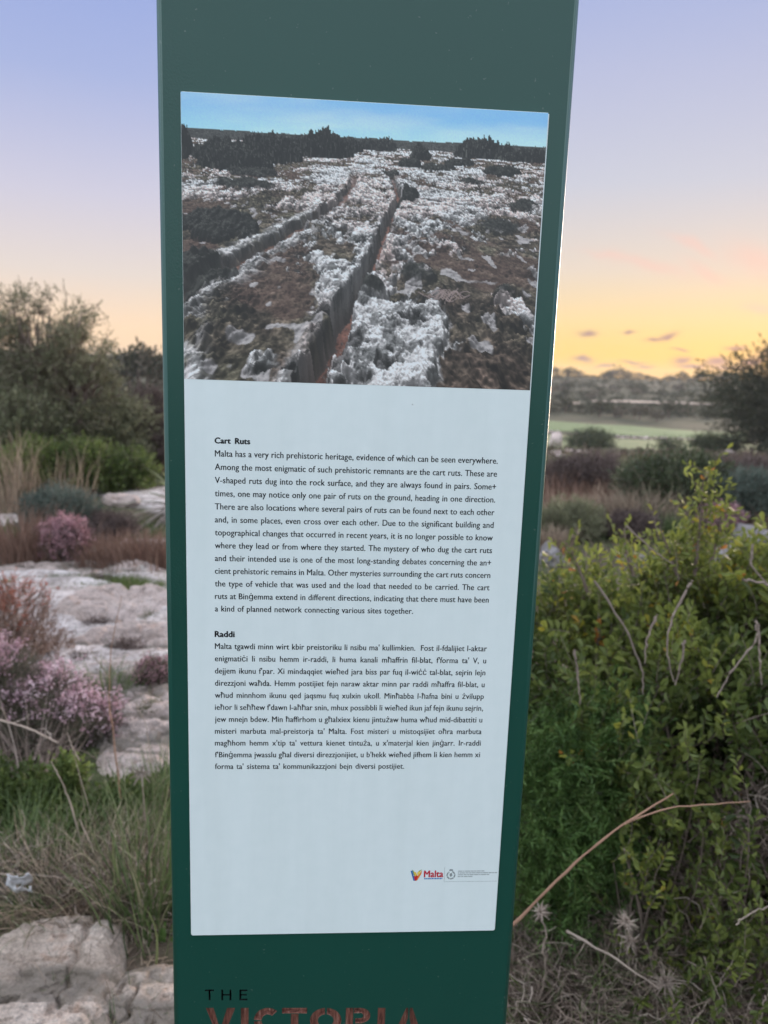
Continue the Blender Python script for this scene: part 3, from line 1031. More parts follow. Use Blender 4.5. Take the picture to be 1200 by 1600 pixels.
EN = ["Malta has a very rich prehistoric heritage, evidence of which can be seen everywhere.",
      "Among the most enigmatic of such prehistoric remnants are the cart ruts. These are",
      "V-shaped ruts dug into the rock surface, and they are always found in pairs. Some+",
      "times, one may notice only one pair of ruts on the ground, heading in one direction.",
      "There are also locations where several pairs of ruts can be found next to each other",
      "and, in some places, even cross over each other. Due to the significant building and",
      "topographical changes that occurred in recent years, it is no longer possible to know",
      "where they lead or from where they started. The mystery of who dug the cart ruts",
      "and their intended use is one of the most long-standing debates concerning the an+",
      "cient prehistoric remains in Malta. Other mysteries surrounding the cart ruts concern",
      "the type of vehicle that was used and the load that needed to be carried. The cart",
      "ruts at Binġemma extend in different directions, indicating that there must have been",
      "a kind of planned network connecting various sites together."]
MT = ["Malta tgawdi minn wirt kbir preistoriku li nsibu ma' kullimkien.  Fost il-fdalijiet l-aktar",
      "enigmatiċi li nsibu hemm ir-raddi, li huma kanali mħaffrin fil-blat, f'forma ta' V, u",
      "dejjem ikunu f'par. Xi mindaqqiet wieħed jara biss par fuq il-wiċċ tal-blat, sejrin lejn",
      "direzzjoni waħda. Hemm postijiet fejn naraw aktar minn par raddi mħaffra fil-blat, u",
      "wħud minnhom ikunu qed jaqsmu fuq xulxin ukoll. Minħabba l-ħafna bini u żvilupp",
      "ieħor li seħħew f'dawn l-aħħar snin, mhux possibbli li wieħed ikun jaf fejn ikunu sejrin,",
      "jew mnejn bdew. Min ħaffirhom u għalxiex kienu jintużaw huma wħud mid-dibattiti u",
      "misteri marbuta mal-preistorja ta' Malta. Fost misteri u mistoqsijiet oħra marbuta",
      "magħhom hemm x'tip ta' vettura kienet tintuża, u x'materjal kien jinġarr. Ir-raddi",
      "f'Binġemma jwasslu għal diversi direzzjonijiet, u b'hekk wieħed jifhem li kien hemm xi",
      "forma ta' sistema ta' kommunikazzjoni bejn diversi postijiet."]
TS = .0093
_w = max(text_mesh(s, TS, 1.0, 0, 1.03, .85, 1)[1][1] for s in EN[:-1] + MT[:-1])
SX = .2900 / _w
print('text stretch', SX)
text_line("Cart Ruts", .0300, .3274, TS * .90, 1, panel, .0350, bold=.00042, name='text_heading')
for i, s in enumerate(EN):
    text_line(s, .0300 - i * .00007, .3407 + i * .01362, TS, SX, panel, .2899 if i < 12 else .2089, bold=.00014)
text_line("Raddi", .0290, .5322, TS * 1.0, 1, panel, .0202, bold=.00042, name='text_heading')
for i, s in enumerate(MT):
    text_line(s, .0289 - i * .00007, .5455 + i * .01378, TS, SX, panel, .2915 if i < 10 else .2072, bold=.00014)


# logos at the foot of the panel
def flat(name, polys, material, y=-.00014, parent=None):
    V = []; F = []
    bm = bmesh.new()
    for p in polys:
        bm.faces.new([bm.verts.new((u - PW / 2, y, PTOP - v)) for u, v in p])
    bmesh.ops.triangulate(bm, faces=bm.faces)
    me = bpy.data.meshes.new(name); bm.to_mesh(me); bm.free(); me.materials.append(material)
    return link(bpy.data.objects.new(name, me), parent or panel)


def ink(name, c): return plain(name, c, .5, .3, .04)


lx, ly, lw, lh = .2478, .8078, .0132, .0142
def lp(*p): return [(lx + a * lw, ly + b * lh) for a, b in p]
flat('logo_wing', [lp((.0, .12), (.14, .10), (.42, 1), (.28, 1)), lp((.05, .28), (.0, .12), (.1, .4))], ink('ink_blue', (.02, .14, .42)))
flat('logo_wing', [lp((.12, 0), (.26, .12), (.42, .62), (.30, .5))], ink('ink_green', (.06, .28, .10)), -.00020)
flat('logo_wing', [lp((.24, .16), (.48, .26), (.60, .52), (.46, .70), (.36, .50))], ink('ink_yellow', (.80, .52, .08)), -.00026)
flat('logo_wing', [lp((.30, .55), (.44, .62), (.54, .50), (.66, .62), (.52, 1), (.40, 1))], ink('ink_red', (.60, .02, .03)), -.00032)
flat('logo_wing', [lp((.58, .24), (.90, .14), (.78, .42), (.62, .50))], ink('ink_amber', (.85, .62, .12)), -.00026)
flat('logo_wing', [lp((.62, .58), (.80, .40), (1.0, .05), (.94, .42), (.60, .98), (.54, .98))], ink('ink_orange', (.80, .22, .04)), -.00020)
flat('logo_wing', [lp((.70, .14), (.98, 0), (.92, .10), (.72, .22))], ink('ink_olive', (.22, .34, .06)), -.00014)
text_line("Malta", .2636, .8178, .0122, 1, panel, .0218, bold=.00045, material=ink('ink_crimson', (.52, .012, .04)), name='logo_lettering')
bars = []; x = .2638
for w in (.0011, .0015, .0008, .0020, .0012, .0017, .0009, .0021, .0014, .0012, .0016, .0011):
    if x + w > .2852: break
    bars.append([(x, .8189), (x + w, .8189), (x + w, .8204), (x, .8204)]); x += w + .0004
flat('logo_underline', bars, ink('ink_sky_blue', (.03, .20, .50)))
gi = ink('ink_grey', (.28, .31, .31))
fr = []
for a in ((.2868, .8050, .2871, .8236), (.2868, .8236, .3482, .8239)):
    fr.append([(a[0], a[1]), (a[2], a[1]), (a[2], a[3]), (a[0], a[3])])
flat('logo_frame', fr, gi)
ring = []
for k in range(18):
    a0, a1 = k * 20, k * 20 + (20 if k % 3 else 13)
    if 70 < a0 < 110: continue
    f = lambda a, r: (.2945 + r * math.cos(R(a)), .8155 - r * 1.05 * math.sin(R(a)))
    ring.append([f(a0, .0052), f(a1, .0052), f(a1, .0036), f(a0, .0036)])
ring += [[(.2922, .8090), (.2930, .8080), (.2945, .8090), (.2960, .8080), (.2968, .8090), (.2966, .8102), (.2924, .8102)], [(.2930, .8135), (.2955, .8125), (.2962, .8160), (.2945, .8178), (.2932, .8165)]]
flat('crest', ring, gi)
lines = []
for j, (L_, v) in enumerate(((.0305, .8100), (.0455, .8123), (.0365, .8146), (.0170, .8169))):
    x = .3025; e = x + L_; k = 0
    while x < e - .0006:
        w = min([.0052, .0016, .0061, .0034, .0023, .0046][(k + j) % 6], e - x)
        lines.append([(x, v), (x + w, v), (x + w, v + .0011), (x, v + .0011)]); x += w + .0006; k += 1
flat('small_print', lines, ink('ink_mid_grey', (.36, .39, .39)))

# ---------------------------------------------------------------- builders for plants and stones
def lobes_points(r, lobes, n, shell=.16, low=-.55):
    """points and outward directions on a set of lumpy ellipsoids (cx,cy,cz,rx,ry,rz)"""
    vol = np.array([l[3] * l[5] for l in lobes]); cnt = np.maximum((n * vol / vol.sum()).astype(int), 1)
    P = []; Dd = []
    for l, c in zip(lobes, cnt):
        d = rdir(int(c * 1.5), r); d = d[d[:, 2] > low][:c]
        lump = .58 + .8 * fbm(d[:, 0] * 2.2 + l[0] * 3 + 7, d[:, 1] * 2.2 + d[:, 2] * 2.7 + l[1] * 2 + 5, 3, 501, .6)
        rad = lump * (1 - np.abs(r.normal(size=len(d))) * shell)
        P.append(np.array(l[:3]) + d * np.array(l[3:6]) * rad[:, None]); Dd.append(d)
    return np.concatenate(P), np.concatenate(Dd)


def shrub(name, label, cat, base, w, h, leaf, n, m, slen, L, W, full=False, seed=1, group=None, lobes=None, wood='bark', nb=26, flowers=None, nf=0, up=.5,
          flsz=.012, depth=None, toned=.0, fname='foliage'):
    r = np.random.default_rng(seed)
    b = (base[0], base[1], tz(base[0], base[1]) - .01)
    t = thing(name, b, label, cat, group)
    dp = depth or w
    if lobes is None:
        k = 5
        lobes = [(0, 0, h * .45, w * .42, dp * .42, h * .55)]
        for i in range(k):
            a = r.uniform(0, 6.28); q = r.uniform(.15, .32)
            hh = h * r.uniform(.30, .48)
            lobes.append((math.cos(a) * w * q, math.sin(a) * dp * q, hh * r.uniform(.8, 1.2), w * .26, dp * .26, hh * 1.0))
    P, Dd = lobes_points(r, lobes, n)
    ok = P[:, 2] > .0
    P, Dd = P[ok], Dd[ok]
    g, gs = Geo(), Geo()
    d = unit(Dd + np.array([0, 0, up]) + r.normal(size=P.shape) * .35)
    tone = np.clip(.5 + (fbm(P[:, 0] * 4 / max(w, .2), P[:, 2] * 4 / max(w, .2), 2, seed) - .5) * .7 + toned + r.normal(size=len(P)) * .12, 0, 1)
    tips = g_sprigs(g, gs, P - d * slen * .5, d, m, slen * r.uniform(.6, 1.3, len(P)), L, W, full, tone, r=r, stem_r=max(.0012, L * .05))
    g.build(fname, M[leaf], t, kind='stuff')
    # woody branches from the base to the foliage
    pick = r.choice(len(P), min(nb, len(P)), replace=False)
    K = 7; tt = np.linspace(0, 1, K)[None, :, None]
    E = P[pick][:, None]
    s0 = r.normal(size=(len(pick), 1, 3)) * np.array([w * .05, dp * .05, 0])
    Q = s0 * (1 - tt) + (E - s0 * 0) * tt ** .9
    Q = Q + r.normal(size=Q.shape) * w * .02 * np.sin(tt * 3.14)
    Q[:, :, 2] += np.sin(tt[..., 0] * 2.6) * h * .08
    rad = (.008 + .012 * h) * (1 - .8 * tt[..., 0]) * np.ones((len(pick), K))
    g_curves(gs, Q, rad, 4, r.uniform(0, 1, len(pick)))
    gs.build('branches', M[wood], t, kind='stuff')
    if flowers:
        gf = Geo()
        idx = r.choice(len(tips), min(nf, len(tips)), replace=False)
        top = tips[idx]; sc = sm(-.1, .9, Dd[idx][:, 2])
        keep = r.random(len(idx)) < .25 + .8 * sc
        top = top[keep]
        per = 9
        c = np.repeat(top, per, 0) + r.normal(size=(len(top) * per, 3)) * flsz * .9
        fd = rdir(len(c), r)
        tn = np.repeat(np.clip(r.normal(.55, .2, len(top)), 0, 1), per)
        g_leaves(gf, c, fd, flsz * r.uniform(.7, 1.3, len(c)), flsz * .9, tone=tn, r=r)
        gf.build('blossom', M[flowers], t, kind='stuff')
    return t


def tuft(name, label, cat, base, rad, h, n, matr, seed=1, lean=.5, wid=.004, group=None, seeds=False, droop=.5):
    r = np.random.default_rng(seed)
    t_obj = None
    P0 = r.normal(size=(n, 2)) * rad * .5
    a = np.arctan2(P0[:, 1], P0[:, 0]) + r.normal(size=n) * .9
    ln = lean * (.3 + r.random(n))
    K = 6; t = np.linspace(0, 1, K)[None]
    L = h * r.uniform(.45, 1.15, n)[:, None]
    ho = L * (ln[:, None] * t + droop * ln[:, None] * t ** 2.4)
    z = L * (t - droop * .55 * ln[:, None] * t ** 2.6)
    wig = r.normal(size=(n, 1)) * .08 * L * np.sin(t * 3)
    P = np.stack([P0[:, :1] + np.cos(a)[:, None] * ho + wig, P0[:, 1:] + np.sin(a)[:, None] * ho, z - .01], -1)
    W = wid * r.uniform(.6, 1.4, n)[:, None] * (1 - .85 * t ** 1.5)
    side = unit(np.stack([-np.sin(a) + r.normal(size=n) * .5, np.cos(a) + r.normal(size=n) * .5, r.normal(size=n) * .3], -1))
    g = Geo(); g_blades(g, P, W, side, np.clip(r.normal(.5, .22, n), 0, 1))
    o = g.build(name, M[matr])
    o.location = (base[0], base[1], tz(base[0], base[1]))
    return tag(o, label, cat, group)


def boulder(name, label, cat, base, size, matr='rock', seed=1, sink=.25, group=None, sub=4):
    bm = bmesh.new(); bmesh.ops.create_icosphere(bm, subdivisions=sub, radius=1)
    off = Vector((seed * 7.3, seed * 3.1, seed * 1.7))
    for v in bm.verts:
        p = v.co.copy()
        d = mnoise.fractal(p * 1.1 + off, 1.0, 2.1, 3) * .30 + mnoise.fractal(p * 4 + off, 1.0, 2.1, 4) * .10
        c = mnoise.voronoi(p * 1.6 + off)[0][0]
        q = p * (1 + d + (c - .4) * .22)
        v.co = Vector((q.x * size[0], q.y * size[1], q.z * size[2]))
    me = bpy.data.meshes.new(name); bm.to_mesh(me); bm.free()
    me.polygons.foreach_set('use_smooth', np.ones(len(me.polygons), bool))
    me.materials.append(M[matr])
    o = link(bpy.data.objects.new(name, me))
    o.location = (base[0], base[1], tz(base[0], base[1]) + size[2] * (1 - 2 * sink) * .9)
    o.rotation_euler = (0, 0, seed * 1.3)
    return tag(o, label, cat, group)


def slab(name, label, base, rx, ry, h, matr='rock', seed=1, rot=0, nr=60, na=190, group=None, rough=1.0, ledge=.5, soily=.8, edge=.62):
    r = np.linspace(0, 1.12, nr)[:, None] ** .8; a = np.linspace(0, 2 * np.pi, na, endpoint=False)[None]
    ca, sa = np.cos(a), np.sin(a)
    out = .78 + .42 * fbm(ca * 1.6 + seed * 3.3, sa * 1.6 + seed, 4, 601 + seed, .6)
    x = r * ca * rx * out; y = r * sa * ry * out
    sx = x / .6; sy = y / .6
    f = fbm(sx * 1.0 + seed, sy * 3.0, 5, 611 + seed, .58)
    f2 = fbm(x * 9 + seed, y * 11, 4, 621 + seed, .6)
    st = np.round(f * 7) / 7
    top = .62 + 1.25 * ((f * (1 - ledge) + st * ledge) - .5) + .10 * (f2 - .5)
    hole = sm(.60, .70, fbm(sx * 3.1 + 5, sy * 3.9, 3, 631 + seed)) * .30
    z = h * (top - hole * rough) * sm(1.04, edge, r + .22 * (f2 - .5) + .12 * (f - .5)) - .16 * sm(.95, 1.1, r) 
    pit = sm(.56, .70, fbm(x * 17 + 3, y * 19, 3, 641 + seed, .6)); crack = np.exp(-((fbm(x * 3.1 + 9, y * 3.7, 4, 651 + seed) - .5) / .012) ** 2)
    z = z + rough * (.022 * (f2 - .5) - .014 * pit - .030 * crack * sm(1.0, .8, r) + .012 * (fbm(x * 40, y * 40, 3, 661 + seed, .65) - .5))
    cr, srr = math.cos(rot), math.sin(rot)
    X = x * cr - y * srr; Y = x * srr + y * cr
    gz = terr(X + base[0], Y + base[1]) - tz(*base)
    V = np.stack([X, Y, z + gz], -1).reshape(-1, 3)
    i = np.arange(nr - 1)[:, None] * na + np.arange(na)[None]; j = np.arange(nr - 1)[:, None] * na + (np.arange(na)[None] + 1) % na
    F = np.stack([i, i + na, j + na, j], -1).reshape(-1, 4)
    soil = np.clip(sm(.50, .40, f + .10 * (f2 - .5)) * soily + .9 * sm(.90, 1.0, r + .12 * (f2 - .5)), 0, 1)
    o = mk(name, V, F, M[matr], None, True, {'soil': soil.ravel()})
    o.location = (base[0], base[1], tz(*base))
    return tag(o, label, 'rock', group)


def poly_tube(name, pts, r0, r1, matr, parent=None, sides=6, wob=.0, seed=1, geo=None, tone=.5):
    """smooth tube through world points"""
    P = np.array([list(p) for p in pts], float)
    s = np.linspace(0, 1, len(P)); tt = np.linspace(0, 1, max(8, 5 * len(P)))
    Q = np.stack([np.interp(tt, s, P[:, k]) for k in range(3)], -1)
    for _ in range(3):
        Q[1:-1] = (Q[:-2] + 2 * Q[1:-1] + Q[2:]) / 4
    r = np.random.default_rng(seed)
    Q[1:-1] += r.normal(size=Q[1:-1].shape) * wob
    g = geo or Geo()
    g_curves(g, Q[None], (r0 + (r1 - r0) * tt)[None] * (1 + .12 * r.normal(size=(1, len(tt)))), sides, np.array([tone]))
    return None if geo else g.build(name, M[matr], parent)


def wispy_tree(name, label, cat, base, h, spread, leaf, seed, ntw=420, L=.05, m=8, slen=.28, trunks=4, dens=5, group=None):
    r = np.random.default_rng(seed)
    b = (base[0], base[1], tz(*base) - .05)
    t = thing(name, b, label, cat, group)
    gt, gb, gl = Geo(), Geo(), Geo()
    ends = []
    for i in range(trunks):
        a = 6.28 * i / trunks + r.uniform(-.4, .4)
        p = np.zeros(3); d = np.array([math.cos(a) * .35, math.sin(a) * .35, 1.0]); pts = [p.copy()]
        Lh = h * r.uniform(.35, .5)
        for k in range(6):
            d = d + r.normal(size=3) * .18; d /= np.linalg.norm(d); p = p + d * Lh / 6; pts.append(p.copy())
        P = np.array(pts)[None]
        g_curves(gt, P, np.linspace(.05, .028, 7)[None] * h / 3, 7, np.array([r.random()]))
        for j in range(6):
            q = np.array(pts)[r.integers(2, 7)]; d2 = unit(np.array([r.normal() * .9, r.normal() * .9, .5 + r.random()])); pt2 = [q]
            Lb = h * r.uniform(.22, .42)
            for k in range(6):
                d2 = unit(d2 + r.normal(size=3) * .22 + np.array([0, 0, .06])); q = q + d2 * Lb / 6; pt2.append(q)
            g_curves(gb, np.array(pt2)[None], np.linspace(.022, .006, 7)[None] * h / 3, 5, np.array([r.random()]))
            for e in range(ntw // (trunks * 6)):
                k = r.integers(2, 7); ends.append(pt2[k] + r.normal(size=3) * spread * .16)
    gt.build('trunk', M['bark'], t); gb.build('branch', M['bark'], t)
    E = np.array(ends)
    P = np.repeat(E, dens, 0) + r.normal(size=(len(E) * dens, 3)) * .10 * spread
    d = unit((P - np.array([0, 0, h * .35])) + r.normal(size=P.shape) * .6)
    g_sprigs(gl, gl, P, d, m, slen * r.uniform(.5, 1.3, len(P)), L, L * .32, False, np.clip(r.normal(.5, .2, len(P)), 0, 1), r=r, stem_r=.003)
    gl.build('crown', M[leaf], t, kind='stuff')
    return t


def px_size(p, n):
    return n * (ray(600, 600).y and p.y / FPX)


def crown_mesh(seed, leaf, n=240, tall=1.0):
    """far tree of unit height; returns (crown mesh, trunk mesh)"""
    r = np.random.default_rng(seed)
    g = Geo()
    lob = [(r.normal() * .16, r.normal() * .16, .50 * tall + r.uniform(-.1, .22), r.uniform(.20, .34), r.uniform(.2, .34), r.uniform(.18, .30)) for _ in range(6)]
    P, Dd = lobes_points(r, lob, n, .25, -.9)
    g_leaves(g, P, unit(Dd + r.normal(size=P.shape) * .6), r.uniform(.07, .16, len(P)), r.uniform(.05, .10, len(P)), tone=np.clip(r.normal(.5, .22, len(P)), 0, 1), r=r)
    o = g.build('crown', M[leaf]); gt = Geo()
    g_curves(gt, np.array([[[0, 0, -.12], [.02, 0, .2], [0, .02, .5]]]), np.array([[.035, .028, .015]]), 5)
    for a in range(3):
        d = np.array([math.cos(a * 2.1 + seed), math.sin(a * 2.1 + seed), 1.3])
        g_curves(gt, np.array([[[.01, 0, .25], list(np.array([0, 0, .25]) + d * .12), list(np.array([0, 0, .25]) + d * .24)]]), np.array([[.018, .012, .005]]), 4)
    q = gt.build('trunk', M['bark'])
    r_ = (o.data, q.data)
    bpy.data.objects.remove(o); bpy.data.objects.remove(q)
    return r_


def far_tree(data, p, h, w, label, group=None, name='distant_tree', seed=0):
    t = thing(name, (p[0], p[1], tz(p[0], p[1]) - .03 * h), label, 'tree', group, rz=seed * 1.7)
    for nm, me in (('crown', data[0]), ('trunk', data[1])):
        o = link(bpy.data.objects.new(nm, me), t)
    t.scale = (w, w, h)
    return t


# ---------------------------------------------------------------- far ground on the right: fields, banks, walls, trees
drape('field', [(845, 708), (1215, 716), (1215, 696), (845, 679)], M['field2'], .06, 80, 30)
drape('field', [(845, 672), (1165, 690), (1165, 676), (845, 657)], M['field'], .06, 80, 30)
drape('terrace', [(925, 632), (1150, 636), (1150, 632), (925, 628)], M['terrace'], .5, 40, 6)
drape('terrace', [(860, 633), (905, 634), (905, 631), (860, 630)], M['terrace'], .5, 30, 5)

variants = [crown_mesh(40 + i, 'far' if i % 3 else 'farbrown') for i in range(7)]
r = np.random.default_rng(77)
G1 = 'far trees along the skyline of the valley'
for i in range(46):
    px = 850 + i * 8.6 + r.normal() * 4
    hp = abs(r.normal(0, 11)) + 6
    p = pt(px, 600, r.uniform(395, 445))
    far_tree(variants[i % 7], p, hp * p.y / FPX, (hp + 8) * p.y / FPX, 'small dark tree on the skyline right of the post, under the yellow sky', G1, seed=i)
G2 = 'trees and bushes on the slope above the green field'
for i in range(60):
    px = 850 + r.random() * 370
    row = i % 3
    py = (615, 627, 652)[row] + r.normal() * 3 + .034 * (px - 1000)
    hp = (12, 13, 22)[row] * r.uniform(.7, 1.3)
    if row == 1 and 925 < px < 1140: continue
    p = at(px, py)
    far_tree(variants[i % 7], p, hp * p.y / FPX, hp * 1.7 * p.y / FPX, 'dark bushy tree on the slope between skyline and green field', G2, name='distant_bush', seed=i + 3)
G3 = 'trees on the left skyline between the tall shrub and the post'
for i in range(9):
    px = 140 + i * 15
    p = pt(px, 566, 90)
    hp = (20, 18, 22, 24, 26, 34, 33, 30, 28)[i] + 6
    far_tree(variants[i % 7], p, (1.55 + (hp) * 90 / FPX - tz(p.x, p.y)) * 1.0, 4.2, 'dark tree low on the left skyline beside the post edge', G3, seed=i)

# the evening air of the valley
def air():
    me = bpy.data.meshes.new('haze'); bm = bmesh.new()
    box_bm(bm, -900, 900, -60, 1300, -14, 22); bm.to_mesh(me); bm.free()
    m = bpy.data.materials.new('air'); m.use_nodes = True
    n = m.node_tree.nodes; n.clear()
    v = n.new('ShaderNodeVolumePrincipled'); v.inputs['Color'].default_value = (.95, .94, .96, 1); v.inputs['Density'].default_value = HAZE
    v.inputs['Anisotropy'].default_value = .2
    o = n.new('ShaderNodeOutputMaterial'); m.node_tree.links.new(v.outputs[0], o.inputs['Volume'])
    me.materials.append(m)
    q = link(bpy.data.objects.new('haze', me)); q['kind'] = 'stuff'
    tag(q, 'thin evening haze hanging over the valley', 'haze')


HAZE = .00030
air()

# scrub covering the far slopes, reads as one mass
def scatter_mass(name, label, px0, px1, dmin, dmax, n, size, leaf, seed, lo=.0, group=None):
    r = np.random.default_rng(seed)
    d = np.exp(r.uniform(math.log(dmin), math.log(dmax), n)); u = r.uniform(px0, px1, n)
    x = (u - 600) / FPX * d * 1.0; y = d
    keep = fbm(x * 6 / dmin ** .8, y * 6 / dmin ** .8, 3, seed) > lo
    fm = (y > 84) & (y < 150) & (x > 8)
    keep &= ~fm
    x, y, d = x[keep], y[keep], d[keep]
    z = terr(x, y)
    per = 10
    sz = size * (d / dmin) ** .45 * r.uniform(.5, 1.4, len(d))
    c = np.repeat(np.stack([x, y, z], -1), per, 0)
    q = rdir(len(c), r); q[:, 2] = np.abs(q[:, 2])
    s2 = np.repeat(sz, per)[:, None]
    P = c + q * s2 * np.array([.8, .8, .7])
    g = Geo(); g_leaves(g, P, unit(q + r.normal(size=q.shape) * .5), s2[:, 0] * .55, s2[:, 0] * .32, tone=np.repeat(np.clip(r.normal(.5, .2, len(d)), 0, 1), per), r=r)
    o = g.build(name, M[leaf])
    return tag(o, label, 'scrub', kind='stuff')


scatter_mass('distant_scrub', 'dark scrub covering the far slope above the fields', 780, 1500, 150, 440, 6500, .8, 'far', 5, .44)
scatter_mass('brown_scrub', 'brown scrub over the valley side between boulders and fields', 780, 1500, 15, 27, 2400, .17, 'farbrown', 6, .40)
scatter_mass('hillside_scrub', 'olive scrub behind the tall shrub at the left', -350, 330, 16, 120, 3600, .32, 'far', 8, .36)

# dry stone wall along the near edge of the fields, stones picked apart
def stone_mesh(seed):
    bm = bmesh.new(); bmesh.ops.create_icosphere(bm, subdivisions=1, radius=1)
    for v in bm.verts:
        v.co *= 1 + mnoise.noise(v.co * 1.3 + Vector((seed * 5., 0, 0))) * .45
        v.co = Vector((max(-.8, min(.8, v.co.x)), max(-.8, min(.8, v.co.y)), max(-.7, min(.7, v.co.z))))
    me = bpy.data.meshes.new('stone'); bm.to_mesh(me); bm.free(); me.materials.append(M['rock'])
    return me


STN = [stone_mesh(i) for i in range(6)]


def dry_wall(label, px0, py0, px1, py1, hgt, n, sz, seed):
    r = np.random.default_rng(seed)
    a, b = at(px0, py0), at(px1, py1)
    t = thing('dry_stone_wall', (a.x, a.y, tz(a.x, a.y)), label, 'stone wall')
    for i in range(n):
        f = r.random(); x = a.x + (b.x - a.x) * f; y = a.y + (b.y - a.y) * f + r.normal() * .12
        if fbm(np.array([f * 9.]), np.array([seed * 1.]), 2, seed)[0] < .34: continue
        z = tz(x, y) + hgt * r.random() ** .8
        o = link(bpy.data.objects.new('stone', STN[i % 6]), t)
        o.location = (x - a.x, y - a.y, z - tz(a.x, a.y))
        s = sz * r.uniform(.6, 1.35)
        o.scale = (s * 1.4, s, s * .8); o.rotation_euler = (r.normal() * .3, r.normal() * .3, r.random() * 6)
    return t


dry_wall('broken pale rubble wall running along the lower edge of the green field', 848, 712, 1225, 716, .16, 170, .10, 3)
dry_wall('low rubble bank dividing the two green fields', 858, 676, 1160, 693, .2, 80, .22, 5)

# ---------------------------------------------------------------- middle ground, right of the post
def bush_px(name, label, cat, px, py, wpx, hpx, leaf, n, m=7, slen=None, L=None, W=None, seed=1, **k):
    p = at(px, py)
    w = wpx * p.y / FPX; h = hpx * p.y / FPX
    sl = slen or w * .14
    return shrub(name, label, cat, (p.x, p.y + w * .3), w, h, leaf, n, m, sl, L or sl * .3, W or sl * .12, seed=seed, **k)


bush_px('dark_shrub', 'dark green shrub below the field edge, larger and left of its small neighbour', 'shrub', 925, 706, 80, 34, 'darkleaf', 900, seed=21)
bush_px('dark_shrub', 'small dark shrub standing at the near edge of the field, right of the larger one', 'shrub', 1055, 709, 46, 26, 'darkleaf', 500, seed=22)
bush_px('dark_shrub', 'dark bush at the right end of the field under the hazy tree', 'shrub', 1130, 707, 90, 26, 'darkleaf', 700, seed=23)
bush_px('green_shrub', 'broad dark green shrub in the scrub behind the tall lentisk shoot', 'shrub', 1075, 812, 200, 98, 'darkleaf', 2400, seed=24)
bush_px('green_shrub', 'olive green shrub just left of the broad dark one, lower', 'shrub', 1010, 778, 110, 60, 'olive', 1400, seed=25)
bush_px('dry_shrub', 'purple brown dry shrub below the rubble wall near the post', 'shrub', 935, 772, 120, 66, 'drypurple', 1500, m=8, seed=26)
bush_px('dry_shrub', 'dry brown shrub touching the post edge under the boulder', 'shrub', 875, 768, 70, 56, 'drypurple', 1200, m=8, seed=27)
bush_px('grey_shrub', 'grey green rounded shrub behind the pink flowering one at the right edge', 'shrub', 1165, 822, 120, 88, 'greyleaf', 2600, seed=28)
bush_px('dry_shrub', 'brown twiggy shrub at the right edge above the grey green one', 'shrub', 1175, 760, 110, 46, 'drypurple', 1300, seed=29)
bush_px('green_shrub', 'low dark green clump between dry grass and the post', 'shrub', 900, 845, 110, 62, 'olive', 1900, seed=30)
bush_px('dry_shrub', 'low brown shrub right of the dark clump, in dry grass', 'shrub', 1000, 850, 100, 50, 'drypurple', 1500, seed=33)
bush_px('heath_shrub', 'round pink flowering heath behind the green bush at the right', 'shrub', 1130, 848, 74, 58, 'drypurple', 1200, m=8, L=.022, W=.008, seed=31, flowers='pinkflower', nf=500, flsz=.022)
for i, (px, py, rr, hh, mt, lb) in enumerate([(1000, 822, 50, 66, 'drygrass', 'pale dry grass clump standing between the dark shrubs'),
                                              (950, 812, 44, 40, 'drygrass', 'low straw coloured grass clump left of the taller pale one'),
                                              (880, 815, 50, 44, 'drygrass', 'dry grass clump beside the post edge'),
                                              (1060, 838, 40, 36, 'greygrass', 'grey green grass clump under the broad dark shrub'),
                                              (860, 862, 26, 44, 'drygrass', 'thin dry grass beside the grey boulder and the post')]):
    p = at(px, py)
    tuft('grass_clump', lb, 'grass', (p.x, p.y), rr * p.y / FPX, hh * p.y / FPX, 520, mt, 60 + i, .45, .010)
def bpx(label, px, py, w, h, mt='rock', seed=1, name='boulder', cat='boulder', **k):
    p = at(px, py); s = p.y / FPX
    return boulder(name, label, cat, (p.x, p.y + w * s * .3), (w * s / 2, w * s * .4, h * s / 2 * 1.2), mt, seed, **k)
bpx('pale orange boulder at the near end of the field beside the post', 869, 698, 24, 24, 'rock', 3)
bpx('grey boulder partly behind the green bush at the post edge', 862, 884, 44, 34, 'rock_grey', 4)
bpx('grey boulder below the pink flowering heath at the right edge', 1180, 856, 66, 36, 'rock_grey', 5)
bpx('flat pale rock under the grey boulder at the right edge', 1150, 884, 110, 24, 'rock_grey', 6)
bpx('small pale stone at the left end of the rubble wall', 876, 722, 22, 14, 'rock', 7)
bpx('pale stone in the scrub under the rubble wall, near the right edge', 1140, 716, 26, 13, 'rock', 8)
g = Geo()
poly_tube('x', [pt(845, 797, 8.5), pt(865, 798, 8.5), pt(888, 799, 8.5)], .028, .018, 'twig', geo=g, tone=.4, wob=.01)
o = g.build('fallen_branch', M['twig']); tag(o, 'grey fallen branch lying in the scrub beside the post', 'branch')

# hazy tree at the right edge
p = at(1215, 716)
wispy_tree('loose_tree', 'dark loose crowned tree at the right edge against the sunset', 'tree', (p.x + .018 * p.y, p.y), 172 * p.y / FPX, 1.35 * p.y / 12, 'far', 91, ntw=600, L=.085 * p.y / 12, m=8, slen=.36 * p.y / 12, dens=5)

